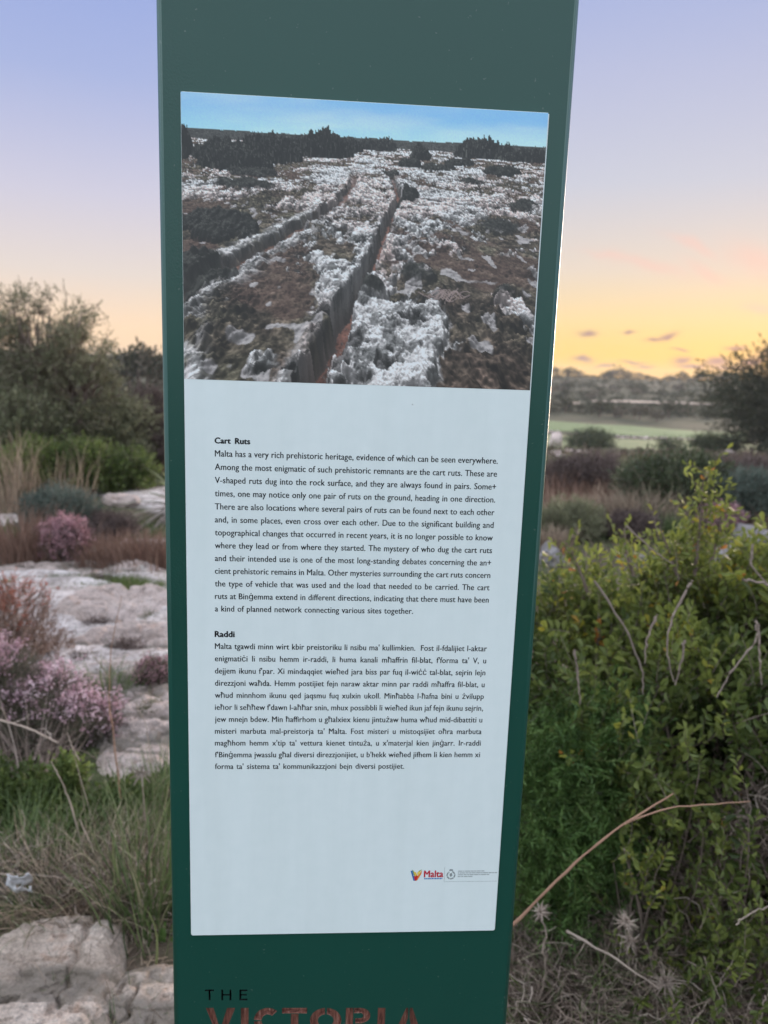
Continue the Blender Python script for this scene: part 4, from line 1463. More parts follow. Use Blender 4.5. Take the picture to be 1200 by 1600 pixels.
# ---------------------------------------------------------------- the green bush right of the post
def near_bush():
    r = np.random.default_rng(5)
    b = at(1060, 1330); b = Vector((b.x, 2.3, 0))
    t = thing('lentisk_bush', (b.x, b.y, tz(b.x, b.y)), 'large leafy green bush filling the ground right of the post', 'bush')
    O = np.array([b.x, b.y, tz(b.x, b.y)])
    spec = [(905, 1075, 2.45, .36), (1010, 1035, 2.60, .40), (1120, 1020, 2.55, .42), (1235, 1050, 2.5, .44), (960, 1190, 2.15, .34), (1080, 1150, 2.15, .36), (1200, 1190, 2.1, .38),
            (1330, 1150, 2.4, .5), (1160, 1320, 1.95, .26), (1250, 1380, 1.95, .26), (870, 1180, 2.35, .26), (1400, 1060, 2.9, .5)]
    lob = []
    for px, py, d, q in spec:
        c = np.array(pt(px, py, d)) - O
        lob.append((*c, q, q, q))
    P, Dd = lobes_points(r, lob, 11500, .26, -.8)
    gap = fbm(P[:, 0] * 4.2 + P[:, 1] * 2, P[:, 2] * 4.2 + 7, 3, 77)
    ok = gap > .37 + .03 * sm(.6, 1.1, P[:, 2]); P, Dd = P[ok], Dd[ok]
    P[:, 2] = np.where(P[:, 2] < .02, .02 + r.random(len(P)) * .1, P[:, 2])
    d = unit(Dd * .8 + np.array([0, 0, .65]) + r.normal(size=P.shape) * .4)
    g, gs = Geo(), Geo()
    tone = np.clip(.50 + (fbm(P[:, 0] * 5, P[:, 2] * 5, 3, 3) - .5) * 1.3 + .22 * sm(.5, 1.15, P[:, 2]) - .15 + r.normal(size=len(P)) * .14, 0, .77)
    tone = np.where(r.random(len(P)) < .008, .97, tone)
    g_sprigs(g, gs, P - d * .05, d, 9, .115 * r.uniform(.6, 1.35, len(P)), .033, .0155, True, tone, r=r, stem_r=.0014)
    # a tall leafy shoot and a few lesser ones standing out of the top
    for pts, k in (([(1085, 900), (1093, 830), (1100, 740)], 46), ([(1060, 905), (1045, 860), (1030, 822)], 18), ([(1110, 880), (1122, 840), (1128, 800)], 14), ([(990, 900), (978, 860), (975, 825)], 16), ([(920, 930), (905, 890), (893, 862)], 14)):
        W = np.array([list(pt(x, y, 2.35)) for x, y in pts]) - O
        f = r.random(k); B = np.stack([np.interp(f, [0, .5, 1], W[:, c]) for c in range(3)], -1) + r.normal(size=(k, 3)) * .012
        dd = unit(r.normal(size=(k, 3)) * .6 + np.array([0, 0, .8]))
        g_sprigs(g, gs, B, dd, 6, .075, .025, .010, True, np.clip(r.normal(.72, .1, k), 0, .86), r=r)
        poly_tube('x', W, .006, .002, 'bark', geo=gs, seed=k)
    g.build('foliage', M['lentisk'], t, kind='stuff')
    K = 8; tt = np.linspace(0, 1, K)[None, :, None]
    pick = r.choice(len(P), 200, replace=False)
    root = np.stack([P[pick][:, 0] * .55, P[pick][:, 1] * .55 + .05, np.zeros(len(pick))], -1)[:, None]
    Q = root * (1 - tt) + P[pick][:, None] * tt + r.normal(size=(len(pick), K, 3)) * .02 * np.sin(tt * 3.1)
    g_curves(gs, Q, (.011 * (1 - .8 * tt[..., 0])) * np.ones((len(pick), K)), 5, r.uniform(0, 1, len(pick)))
    gs.build('branches', M['bark'], t, kind='stuff')
    gd = []
    for pts in ([(928, 907), (973, 972), (1003, 1043), (1005, 1085)], [(1082, 907), (1063, 940), (1043, 983), (1042, 1023), (1053, 1065)], [(1070, 1000), (1067, 1027), (1055, 1070)],
                [(1180, 970), (1185, 997), (1143, 1050), (1120, 1090)], [(1027, 960), (1010, 997), (1007, 1037)], [(1176, 850), (1173, 884), (1197, 910), (1230, 940)], [(1160, 905), (1197, 912), (1235, 935)],
                [(978, 821), (1016, 856), (1051, 881)], [(898, 1015), (903, 1060), (906, 1100)], [(1185, 975), (1187, 1030), (1190, 1070)]):
        dist = 1.78 if pts[0][1] > 900 else 2.1
        g2 = Geo()
        poly_tube('x', [np.array(pt(x, y, dist)) - O for x, y in pts], .0034, .0016, 'bark', geo=g2, wob=.0012, tone=.85, seed=len(gd))
        gd.append(g2.build('bare_branch', M['bark'], t))
    return t


near_bush()

# feathery plant between the post and the bush
def feathery():
    r = np.random.default_rng(9)
    c = pt(862, 1270, 1.85); t = thing('feathery_plant', (c.x, c.y, tz(c.x, c.y)), 'dark green feathery fennel like plant close to the right side of the post', 'plant')
    O = np.array([c.x, c.y, tz(c.x, c.y)])
    lob = []
    for px, py, d, q in [(850, 1210, 2.0, .13), (905, 1180, 2.0, .13), (845, 1310, 1.9, .13), (900, 1290, 1.9, .14), (860, 1390, 1.85, .12), (955, 1140, 2.05, .10), (930, 1350, 1.9, .11)]:
        lob.append((*(np.array(pt(px, py, d)) - O), q, q, q))
    P, Dd = lobes_points(r, lob, 1900, .35, -.9)
    g, gs = Geo(), Geo()
    d = unit(Dd * .5 + np.array([0, -.1, .45]) + r.normal(size=P.shape) * .5)
    g_sprigs(g, gs, P - d * .04, d, 22, .13 * r.uniform(.6, 1.3, len(P)), .021, .0024, False, np.clip(r.normal(.5, .2, len(P)), 0, 1), r=r, spread=1.3, stem_r=.0009)
    g.build('fronds', M['fennel'], t, kind='stuff')
    K = 6; tt = np.linspace(0, 1, K)[None, :, None]; pick = r.choice(len(P), 60, replace=False)
    Q = P[pick][:, None] * tt * np.array([1, 1, 1]) + r.normal(size=(60, K, 3)) * .008
    g_curves(gs, Q, .0032 * (1 - .6 * tt[..., 0]) * np.ones((60, K)), 4, r.uniform(0, 1, 60))
    gs.build('stems', M['weed'], t, kind='stuff')


feathery()


def tangle(name, label, cat, centre, lobes, n, rad, matr, seed, length=.22, K=8, curl=.5, group=None):
    r = np.random.default_rng(seed)
    b = (centre[0], centre[1], tz(centre[0], centre[1]))
    O = np.array(b)
    P = []
    for l in lobes:
        q = r.normal(size=(max(1, int(n / len(lobes))), 3)) * .42
        P.append(np.array(l[:3]) - O + q * np.array(l[3:6]))
    P = np.concatenate(P); P[:, 2] = np.maximum(P[:, 2], .005 + .02 * r.random(len(P)))
    d = rdir(len(P), r) * np.array([1, 1, .7]); L = length * r.uniform(.4, 1.3, (len(P), 1))
    Q = [P]; step = L / K
    for k in range(K - 1):
        d = unit(d + r.normal(size=d.shape) * curl); Q.append(Q[-1] + d * step)
    Q = np.stack(Q, 1); Q[..., 2] = np.maximum(Q[..., 2], .004)
    g = Geo()
    Rr = rad * r.uniform(.5, 1.6, (len(P), 1)) * (1 - .6 * np.linspace(0, 1, K))[None]
    g_curves(g, Q, Rr, 3, np.clip(r.normal(.45, .25, len(P)), 0, 1))
    o = g.build(name, M[matr]); o.location = b
    return tag(o, label, cat, group)


def lobes_px(lst):
    return [(*pt(px, py, d), q, q, q * .8) for px, py, d, q in lst]


c = at(930, 1560)
tangle('dead_thorn_tangle', 'tangle of dead greyish brown twigs at the foot of the post, right side', 'dead shrub', (c.x, c.y),
       lobes_px([(860, 1560, 1.75, .17), (930, 1520, 1.85, .17), (1000, 1570, 1.8, .17), (1080, 1560, 1.85, .15), (900, 1640, 1.7, .2), (1050, 1640, 1.7, .2), (850, 1480, 1.9, .12), (1180, 1600, 1.8, .18)]), 5200, .0017, 'twig', 14)
c = at(1130, 1450)
tangle('dead_thorn_tangle', 'thin tangle of dead twigs woven under the leafy bush at lower right', 'dead shrub', (c.x, c.y),
       lobes_px([(1000, 1400, 1.95, .17), (1080, 1360, 2.0, .17), (1160, 1400, 1.95, .17), (1190, 1300, 1.95, .14), (1120, 1480, 1.85, .18), (960, 1330, 2.0, .13)]), 2600, .0015, 'twig', 15)
# leafy shoots coming through the dead twigs
r = np.random.default_rng(31)
t = None
for i, (px, py, d, k, sz) in enumerate([(1010, 1385, 1.72, 12, .03), (1100, 1470, 1.72, 60, .10), (1150, 1420, 1.74, 64, .11), (1075, 1560, 1.68, 44, .10), (1180, 1520, 1.70, 60, .11), (1055, 1290, 1.8, 30, .08)]):
    c = np.array(pt(px, py, d)); g = Geo(); gs = Geo()
    base = np.array([c[0], c[1] + .05, tz(c[0], c[1])])
    lbl = ['bright yellow green leafy sprig standing up in the dead twigs below the long bare stem', 'green leafy shoot low in the dead tangle, middle of the lower right', 'green leafy shoot above right of the dead tangle, by the bush foot',
           'low green shoot at the bottom edge among dead twigs', 'dense green shoot near the lower right corner', 'small green shoot over the long bare stem end'][i]
    t = thing('leafy_shoot', tuple(base), lbl, 'plant')
    B = c + r.normal(size=(k, 3)) * sz - base
    dd = unit(r.normal(size=(k, 3)) * .45 + np.array([0, -.2, .9]))
    g_sprigs(g, gs, B, dd, 10, .085, .024, .0095, True, np.clip(r.normal(.72 if i == 0 else .45, .12, k), 0, .86), r=r)
    for j in range(4):
        poly_tube('x', [[0, 0, 0], B[j] * .6 + r.normal(size=3) * .02, B[j]], .0028, .0012, 'bark', geo=gs, seed=j)
    g.build('foliage', M['lentisk'], t, kind='stuff'); gs.build('stems', M['bark'], t, kind='stuff')

# the long reddish bare stem crossing in front
g = Geo()
poly_tube('x', [pt(770, 1470, 1.35), pt(808, 1440, 1.35), (pt(900, 1345, 1.38)), pt(970, 1290, 1.4), pt(1052, 1240, 1.42)], .0038, .0014, 'redtwig', geo=g, tone=.5, wob=.0006)
poly_tube('x', [pt(975, 1288, 1.4), pt(1040, 1262, 1.42), pt(1172, 1252, 1.46)], .0019, .0009, 'redtwig', geo=g, tone=.7, wob=.0008)
o = g.build('bare_stem', M['redtwig']); tag(o, 'long reddish bare stem slanting up right from behind the post', 'stem')
for i, (pts, rr, lb) in enumerate([([(885, 1455), (950, 1490), (1030, 1545)], .0030, 'grey brown bare stem slanting down right to a spiny dry thistle head'),
                                   ([(1100, 1495), (1120, 1550), (1150, 1610)], .0020, 'thin straw stem standing near the bottom edge at lower right'),
                                   ([(1150, 1445), (1175, 1425), (1215, 1412)], .0022, 'thin pale dead stem at the right edge under the bush'),
                                   ([(1195, 1555), (1190, 1585), (1180, 1620)], .0020, 'short pale straw at the bottom right corner'),
                                   ([(1090, 1590), (1115, 1550), (1145, 1500)], .0018, 'thin straw crossing the other one near the bottom edge')]):
    g = Geo(); poly_tube('x', [pt(x, y, 1.55) for x, y in pts], rr, rr * .45, 'twig', geo=g, tone=.7, wob=.0012, seed=i)
    o = g.build('dead_straw', M['twig']); tag(o, lb, 'straw')


def thistle(px, py, d, size, label, seed):
    r = np.random.default_rng(seed)
    c = pt(px, py, d); b = np.array([c.x + .02, c.y + .04, tz(c.x, c.y)])
    t = thing('dry_thistle', tuple(b), label, 'thistle')
    O = np.array(c) - b
    g = Geo(); n = 60
    dd = rdir(n, r); dd[:, 2] *= .8
    P = O + dd * size * .16
    L = size * r.uniform(.35, .8, n)
    tt = np.linspace(0, 1, 4)[None, :, None]
    Q = P[:, None] + unit(dd)[:, None] * L[:, None, None] * tt + r.normal(size=(n, 1, 3)) * size * .12 * tt ** 2
    g_curves(g, Q, (.0016 * (1 - .9 * tt[..., 0])) * np.ones((n, 4)), 4, np.clip(r.normal(.70, .18, n), 0, 1))
    hb = Geo(); dirs = rdir(90, r)
    g_leaves(g, O + dirs * size * .10, unit(dirs + r.normal(size=dirs.shape) * .4), size * .25, size * .06, tone=np.clip(r.normal(.8, .15, 90), 0, 1), r=r)
    g.build('spiny_head', M['twig'], t)
    gs = Geo(); poly_tube('x', [[0, 0, 0], O * .5 + np.array([.02, .0, 0]), O], .003, .002, 'twig', geo=gs, tone=.6, wob=.003)
    gs.build('stem', M['twig'], t)


thistle(978, 1440, 1.65, .040, 'dry spiny thistle head left of the green sprigs in the dead tangle', 1)
thistle(985, 1470, 1.67, .036, 'dry spiny thistle just below the upper left one', 2)
thistle(1040, 1535, 1.6, .052, 'large star shaped dry thistle head lowest in the dead tangle', 3)
thistle(845, 1425, 1.6, .030, 'small pale dry thistle tuft beside the post and the reddish stem', 4)

# dark ferny growth and low grass mixed into the dead twigs
for i, (px, py, hh, n, mt, lb) in enumerate([(870, 1490, .16, 170, 'greygrass', 'dark green grass tuft in the dead twigs beside the post'), (960, 1500, .13, 130, 'weed', 'low dark green weeds between the thistles'),
                                             (1030, 1590, .14, 150, 'greygrass', 'grass tuft at the bottom edge among dead twigs'), (890, 1590, .12, 140, 'weed', 'small weeds at the bottom edge close to the post'),
                                             (1150, 1580, .15, 160, 'drygrass', 'straw coloured tuft in the lower right corner')]):
    p = at(px, py)
    tuft('grass_tuft', lb, 'grass', (p.x, p.y), .16, hh * 1.6, n, mt, 160 + i, .7, .0035)

# ---------------------------------------------------------------- left side, far to near
def round_tree(label, px, py, spec, n, seed, tone=0.0):
    r = np.random.default_rng(seed)
    b = at(px, py); O = np.array([b.x, b.y, tz(b.x, b.y)])
    t = thing('round_tree', tuple(O), label, 'tree')
    lob = []
    for x, y, q, dd in spec:
        c = np.array(pt(x, y, b.y + dd)) - O; k = q * b.y / FPX
        lob.append((*c, k, k, k * .9))
    P, Dd = lobes_points(r, lob, n, .30, -.9)
    hi = sm(.55, 1.0, P[:, 2] / P[:, 2].max())
    keep = (r.random(len(P)) < 1 - .62 * hi) & (fbm(P[:, 0] * 5 + 2, P[:, 2] * 5, 3, seed) > .36 + .16 * hi)
    P, Dd = P[keep], Dd[keep]
    g, gs, gt = Geo(), Geo(), Geo()
    d = unit(Dd + np.array([0, 0, .25]) + r.normal(size=P.shape) * .5)
    tn = np.clip(.5 + tone + (fbm(P[:, 0] * 3, P[:, 2] * 3, 2, seed + 1) - .5) * .9 + r.normal(size=len(P)) * .12, 0, 1)
    g_sprigs(g, gs, P - d * .08, d, 9, .20 * r.uniform(.5, 1.4, len(P)), .046, .016, False, tn, r=r, stem_r=.003)
    g.build('crown', M['olive'], t, kind='stuff')
    K = 7; tt = np.linspace(0, 1, K)[None, :, None]
    for i, l in enumerate(lob):
        E = np.array(l[:3])[None, None]
        Q = r.normal(size=(1, 1, 3)) * .08 * (1 - tt) + E * tt + r.normal(size=(1, K, 3)) * .05 * np.sin(tt * 3)
        g_curves(gt, Q, .045 * (1 - .65 * tt[..., 0]), 6, np.array([.4]))
        m = 26; tips = np.array(l[:3]) + rdir(m, r) * l[3] * r.uniform(.5, 1.1, (m, 1)); st = Q[0, 4][None, None]
        q2 = st * (1 - tt) + tips[:, None] * tt + r.normal(size=(m, K, 3)) * .04 * np.sin(tt * 3)
        g_curves(gs, q2, .013 * (1 - .8 * tt[..., 0]) * np.ones((m, K)), 4, r.uniform(0, 1, m))
    gt.build('trunk', M['bark'], t); gs.build('branches', M['bark'], t, kind='stuff')


round_tree('tall loose olive green tree rising above the scrub, sky showing through its crown', 75, 752,
           [(60, 505, 62, 0), (105, 490, 52, .3), (30, 540, 55, .2), (130, 550, 50, 0), (85, 570, 70, .1), (150, 600, 40, .2), (50, 620, 60, .1), (115, 640, 55, 0), (20, 480, 38, .4)], 3600, 7)
round_tree('olive green tree cut by the left edge of the picture', -50, 750, [(-30, 530, 60, 0), (-80, 510, 70, 0), (5, 590, 42, .1), (-50, 620, 70, 0)], 1700, 8, -.05)
bush_px('olive_shrub', 'dark olive shrub at the left edge under the tall tree', 'shrub', 20, 765, 150, 150, 'olive', 2600, m=8, slen=.22, L=.07, W=.026, seed=41)
bush_px('olive_shrub', 'dark olive shrub directly under the tall tree crown', 'shrub', 105, 755, 150, 120, 'olive', 2800, m=8, slen=.22, L=.065, W=.024, seed=42)
bush_px('olive_shrub', 'yellow green olive shrub between the tall tree and the post', 'shrub', 185, 745, 120, 128, 'olive', 2600, m=8, slen=.20, L=.06, W=.022, seed=43, toned=.12)
bush_px('dry_shrub', 'purplish bare twiggy shrub next to the left side of the post', 'shrub', 225, 738, 130, 140, 'drypurple', 3000, m=9, slen=.20, L=.05, W=.010, seed=44, nb=60)
for i, (px, py, w, h, tn, lb) in enumerate([(40, 778, 120, 90, .1, 'bright green leafy weeds at the left edge in front of the dark shrubs'), (120, 775, 110, 84, .05, 'bright green leafy weeds below the tall tree'),
                                            (190, 772, 90, 64, -.05, 'green leafy weeds left of the spiky plant')]):
    bush_px('green_weeds', lb, 'weeds', px, py, w, h, 'weed', 1500, m=7, slen=.16, L=.055, W=.022, seed=50 + i, toned=tn)
p = at(20, 800)
tuft('dry_reeds', 'pale dry reeds standing at the left edge behind the red grass', 'reeds', (p.x, p.y), .30, .85, 170, 'drygrass', 71, .18, .012)
p = at(95, 800)
tuft('dry_reeds', 'thin dry reeds among the bright green weeds', 'reeds', (p.x, p.y + .2), .35, .70, 70, 'drygrass', 72, .2, .010)
bush_px('grey_shrub', 'soft grey green rounded shrub behind the pink heath on the left', 'shrub', 88, 850, 120, 84, 'greyleaf', 3400, m=9, slen=.12, L=.03, W=.008, seed=45)
bush_px('grey_shrub', 'low grey brown shrub between the pink heath and the spiky plant', 'shrub', 165, 850, 90, 44, 'drypurple', 1500, m=8, slen=.10, L=.03, W=.008, seed=47)


def spiky():
    p = at(292, 818); b = (p.x, p.y, tz(p.x, p.y))
    t = thing('spiky_plant', b, 'spiky rosette plant with green and dead drooping leaves beside the post', 'plant')
    r = np.random.default_rng(3)
    for dead in (0, 1):
        n = 16 if not dead else 40
        a = r.uniform(0, 6.28, n)
        for k in range(n):
            el = r.uniform(.1, 1.1) if not dead else r.uniform(-.1, .6)
            L = r.uniform(.55, .85); K = 7; tt = np.linspace(0, 1, K)[None, :, None]
            d = np.array([math.cos(a[k]) * math.cos(el), math.sin(a[k]) * math.cos(el), math.sin(el)])
            P = np.array([0, 0, .16]) + d * L * tt + np.array([0, 0, -1.]) * (L * (.28 if not dead else .42)) * tt ** 2.2
            P[..., 2] = np.maximum(P[..., 2], .03 + .02 * r.random())
            W = (.058 if not dead else .038) * (1 - tt[..., 0] ** 1.6) + .003
            s = unit(np.cross(d, np.array([0, 0, 1.])))[None]
            g = Geo(); g_blades(g, P, W, s, np.array([np.clip(r.normal(.55, .25), 0, 1)]))
            g.build('leaf', M['agave' if not dead else 'deadleaf'], t)


spiky()
bpx('white rock behind the grey green shrub at the left', 42, 790, 34, 18, 'rock', 11)
bpx('white layered rock left of the spiky plant', 185, 792, 54, 22, 'rock', 12)
bpx('small white rock at the left foot of the pink heath', 52, 868, 30, 16, 'rock', 13)
bpx('white rock beside the post behind the red grass', 246, 872, 38, 20, 'rock', 14)
bpx('small white rock in the red grass', 196, 855, 16, 14, 'rock', 15)
bpx('pale rock just under the spiky plant by the post', 262, 818, 30, 16, 'rock', 16)
bush_px('heath_shrub', 'round pink flowering heath on the far rock edge at the left', 'shrub', 95, 888, 82, 80, 'drypurple', 1800, m=8, slen=.07, L=.013, W=.005, seed=46, flowers='pinkflower', nf=1100, flsz=.014, toned=-.2)
for i, (px, py, rr, hh, lb) in enumerate([(20, 884, 62, 92, 'reddish brown dry grass at the left edge beyond the rock'), (165, 886, 66, 50, 'reddish brown dry grass right of the pink heath'),
                                          (215, 890, 66, 56, 'reddish dry grass between the pink heath and the post'), (245, 886, 40, 44, 'short reddish grass touching the post edge')]):
    p = at(px, py)
    tuft('red_grass', lb, 'grass', (p.x, p.y + .15), rr * p.y / FPX, hh * p.y / FPX, 800, 'redgrass', 80 + i, .35, .006, group=None)

# limestone slabs showing through the soil
def slab_px(label, px, py, wpx, ry, h, seed, **k):
    p = at(px, py)
    return slab('rock_slab', label, (p.x, p.y), wpx * p.y / FPX / 2, ry, h, seed=seed, **k)


slab_px('long low limestone ledge below the pink heath', 120, 895, 330, .26, .10, 1)
slab_px('broad pale limestone slab left of the post, farthest of the big ones', 185, 952, 250, .42, .12, 2)
slab_px('pale limestone slab hugging the post, ridged, behind the lilac heath', 215, 1010, 250, .40, .10, 3)
slab_px('low limestone slab in the middle of the rock floor beside the post', 180, 1075, 230, .34, .085, 4)
slab_px('nearer limestone slab beside the lilac heath', 240, 1135, 190, .30, .08, 5)
slab_px('small limestone hump at the edge of the green grass beside the post', 215, 1185, 150, .18, .06, 6)
slab_px('rough limestone rock in the lower left corner of the picture', 60, 1555, 330, .30, .075, 7, matr='rock_near', nr=150, na=500, rough=.75, edge=.70, soily=.7)
slab_px('rough limestone rock at the bottom left beside the post foot', 215, 1620, 260, .24, .055, 8, matr='rock_near', nr=150, na=500, rough=.75, edge=.70, soily=.7)
slab_px('grey limestone ledge under the right edge boulders', 1150, 905, 200, .5, .08, 9, matr='rock_grey')

# short green grass in the hollow between ledge and slab
def grass_patch(label, pxs, n, h, matr, seed, wid=.004, name='short_grass'):
    r = np.random.default_rng(seed)
    q = [at(*p) for p in pxs]
    u, v = r.random(n), r.random(n)
    def c(i): return np.array([q[i].x, q[i].y])
    XY = (c(0) * (1 - u)[:, None] + c(1) * u[:, None]) * (1 - v)[:, None] + (c(3) * (1 - u)[:, None] + c(2) * u[:, None]) * v[:, None]
    XY += r.normal(size=XY.shape) * .04
    z = terr(XY[:, 0], XY[:, 1])
    K = 4; t = np.linspace(0, 1, K)[None]
    a = r.uniform(0, 6.28, n); L = h * r.uniform(.4, 1.3, n)[:, None]; ln = r.uniform(.1, .9, n)[:, None]
    P = np.stack([XY[:, :1] + np.cos(a)[:, None] * L * ln * t ** 1.6, XY[:, 1:] + np.sin(a)[:, None] * L * ln * t ** 1.6, z[:, None] + L * t - .3 * L * ln * t ** 2], -1)
    side = unit(np.stack([np.sin(a) + r.normal(size=n) * .6, -np.cos(a) + r.normal(size=n) * .6, 0 * a], -1))
    g = Geo(); g_blades(g, P, wid * (1 - .8 * t) * np.ones((n, K)), side, np.clip(r.normal(.5, .2, n), 0, 1))
    o = g.build(name, M[matr])
    return tag(o, label, 'grass', kind='stuff')


grass_patch('strip of short green grass between the limestone ledge and the slab', [(-20, 930), (300, 930), (300, 905), (-20, 905)], 9000, .055, 'weed', 91, .006)
grass_patch('short grass in the hollows of the slabs left of the post', [(90, 1050), (300, 1050), (300, 960), (110, 960)], 1500, .04, 'greygrass', 92)
p = at(174, 1092)
tuft('grass_tuft', 'small green grass tuft growing on the pale slab', 'grass', (p.x, p.y), .11, .20, 150, 'greygrass', 93, .55, .005)
bush_px('heath_shrub', 'small dark heath with faint pink tips on the slab against the post', 'shrub', 240, 1078, 72, 50, 'darkleaf', 900, m=8, slen=.05, L=.011, W=.003, seed=48, flowers='pinkflower', nf=420, flsz=.009, toned=-.25)
bush_px('low_shrub', 'dark sprawling clump on the slab behind the brown stem', 'shrub', 195, 1030, 70, 26, 'drypurple', 500, m=8, slen=.05, L=.012, W=.004, seed=49)

r = np.random.default_rng(303)
for i, (px, py, w, h, lf, lb) in enumerate([(150, 985, 40, 18, 'drypurple', 'small brown cushion plant on the far part of the slab'), (225, 975, 34, 14, 'olive', 'small green cushion plant in a crack of the slab near the post'),
                                            (120, 1045, 44, 20, 'drypurple', 'brown cushion plant at the left end of the middle slab'), (235, 1125, 50, 22, 'olive', 'green brown cushion plant between the nearer slabs by the post'),
                                            (180, 1150, 44, 20, 'drypurple', 'brown cushion plant on the nearer slab right of the heath'), (150, 915, 60, 12, 'drypurple', 'flat brown plant on the ledge under the pink heath')]):
    bush_px('cushion_plant', lb, 'plant', px, py, w, h, lf, 420, m=7, slen=.045, L=.012, W=.004, seed=310 + i)

# red leaved spurge and lilac heath in front
def near_shrub(name, label, lobpx, ground, n, m, slen, L, W, leaf, seed, full=False, tone0=.5, blossom=None, nf=0, fl=.01, per=10, nb=70, wood='bark', shell=.2, vert=.8):
    r = np.random.default_rng(seed)
    b = at(*ground); O = np.array([b.x, b.y, tz(b.x, b.y)])
    t = thing(name, tuple(O), label, 'shrub')
    lob = [(*(np.array(pt(px, py, d)) - O), q, q, q * .9) for px, py, d, q in lobpx]
    P, Dd = lobes_points(r, lob, n, shell, -.7)
    P[:, 2] = np.where(P[:, 2] < .01, .01 + .04 * r.random(len(P)), P[:, 2]); nb = min(nb, len(P))
    d = unit(Dd * .7 + np.array([0, 0, vert]) + r.normal(size=P.shape) * .3)
    g, gs = Geo(), Geo()
    tone = np.clip(tone0 + (fbm(P[:, 0] * 7, P[:, 2] * 7, 2, seed) - .5) * .8 + r.normal(size=len(P)) * .12, 0, 1)
    tips = g_sprigs(g, gs, P - d * slen * .5, d, m, slen * r.uniform(.6, 1.3, len(P)), L, W, full, tone, r=r, stem_r=.0011)
    g.build('foliage', M[leaf], t, kind='stuff')
    K = 7; tt = np.linspace(0, 1, K)[None, :, None]; pick = r.choice(len(P), nb, replace=False)
    Q = P[pick][:, None] * tt + r.normal(size=(nb, K, 3)) * .012 * np.sin(tt * 3.1)
    g_curves(gs, Q, .0028 * (1 - .75 * tt[..., 0]) * np.ones((nb, K)), 4, r.uniform(0, 1, nb))
    gs.build('branches', M[wood], t, kind='stuff')
    if blossom:
        w = sm(-.2, .8, Dd[:, 2]) * sm(.36, .54, fbm(P[:, 0] * 9 + 3, P[:, 2] * 9, 2, seed + 9))
        idx = np.nonzero(r.random(len(tips)) < w)[0][:nf]
        c = np.repeat(tips[idx] - d[idx] * slen * .12, per, 0) + d[np.repeat(idx, per)] * (r.random((len(idx) * per, 1)) - .5) * slen * .9 + r.normal(size=(len(idx) * per, 3)) * fl * .55
        gf = Geo(); g_leaves(gf, c, rdir(len(c), r), fl * r.uniform(.6, 1.3, len(c)), fl * .85, tone=np.repeat(np.clip(r.normal(.55, .22, len(idx)), 0, 1), per), r=r)
        gf.build('blossom', M[blossom], t, kind='stuff')
    return t


near_shrub('spurge_shrub', 'shrub with rusty red leaf tips at the left edge, behind the lilac heath', [(20, 960, 3.9, .22), (-30, 985, 3.7, .26), (55, 1000, 3.8, .17), (15, 1035, 3.6, .22), (-80, 950, 3.9, .3), (85, 1020, 3.8, .10)], (20, 1110), 2800, 8, .07, .013, .006, 'redgrass', 101, blossom='redleaf', nf=420, fl=.010, per=7, tone0=.6)
near_shrub('heath_shrub', 'lilac flowering heath in the left foreground in front of the rock floor', [(15, 1080, 3.0, .19), (75, 1095, 3.0, .17), (-50, 1090, 3.0, .22), (128, 1125, 2.95, .13), (165, 1115, 3.0, .07), (155, 1150, 2.95, .07), (60, 1165, 2.85, .15), (10, 1180, 2.8, .17), (-10, 1050, 3.1, .16)], (50, 1265), 5400, 10, .06, .0095, .0022, 'darkleaf', 102, blossom='lilacflower', nf=2600, fl=.0105, per=11, tone0=.35, nb=70, vert=.45)
# green foreground plants and grasses, left
near_shrub('leafy_plant', 'low green leafy plant at the left edge under the lilac heath', [(20, 1250, 2.5, .13), (70, 1270, 2.45, .12), (-30, 1280, 2.4, .15), (110, 1225, 2.5, .06), (50, 1310, 2.35, .10), (150, 1290, 2.4, .09), (195, 1250, 2.5, .07), (120, 1340, 2.3, .09)], (40, 1360), 1500, 7, .06, .022, .011, 'weed', 103, full=True, tone0=.42, nb=30, wood='weed')
near_shrub('leafy_plant', 'small bright green sprig just above the low leafy plant', [(100, 1200, 2.5, .035), (120, 1210, 2.5, .03)], (110, 1300), 60, 6, .05, .022, .013, 'weed', 104, full=True, tone0=.8, nb=8, wood='weed')
near_shrub('leafy_plant', 'tiny bright green shoot in the dry grass below the pale stem', [(118, 1400, 2.2, .03), (130, 1380, 2.2, .025)], (120, 1430), 30, 6, .04, .018, .009, 'weed', 105, full=True, tone0=.75, nb=5, wood='weed')
TL = [(225, 1330, .13, .25, 170, 'greygrass', .35, .0045, 'tall grey green grass tuft leaning on the left side of the post'),
      (150, 1330, .14, .17, 230, 'greygrass', .5, .0040, 'grey green grass tuft between the leafy plant and the post'),
      (190, 1400, .15, .18, 280, 'drygrass', .5, .0032, 'dry straw grass in front of the grey green tufts beside the post'),
      (235, 1440, .10, .34, 200, 'greygrass', .35, .0055, 'green grass blades close to the lower left side of the post'),
      (120, 1420, .16, .20, 420, 'drygrass', .8, .0030, 'low tangled dry grass above the corner rock'),
      (40, 1400, .18, .20, 420, 'greygrass', .8, .0032, 'dark low grass around the white scrap'),
      (250, 1240, .12, .18, 160, 'greygrass', .45, .0045, 'green tuft at the slab edge against the post'),
      (185, 1270, .12, .15, 160, 'greygrass', .6, .0040, 'short grass tuft behind the dry straw at the slab edge'),
      (20, 1340, .16, .20, 260, 'greygrass', .6, .0040, 'short grass tuft at the left edge below the leafy plant')]
for i, (px, py, rr, hh, n, mt, ln, wd, lb) in enumerate(TL):
    p = at(px, py)
    tuft('grass_tuft', lb, 'grass', (p.x, p.y), rr, hh, n, mt, 110 + i, ln, wd)
c = at(120, 1470)
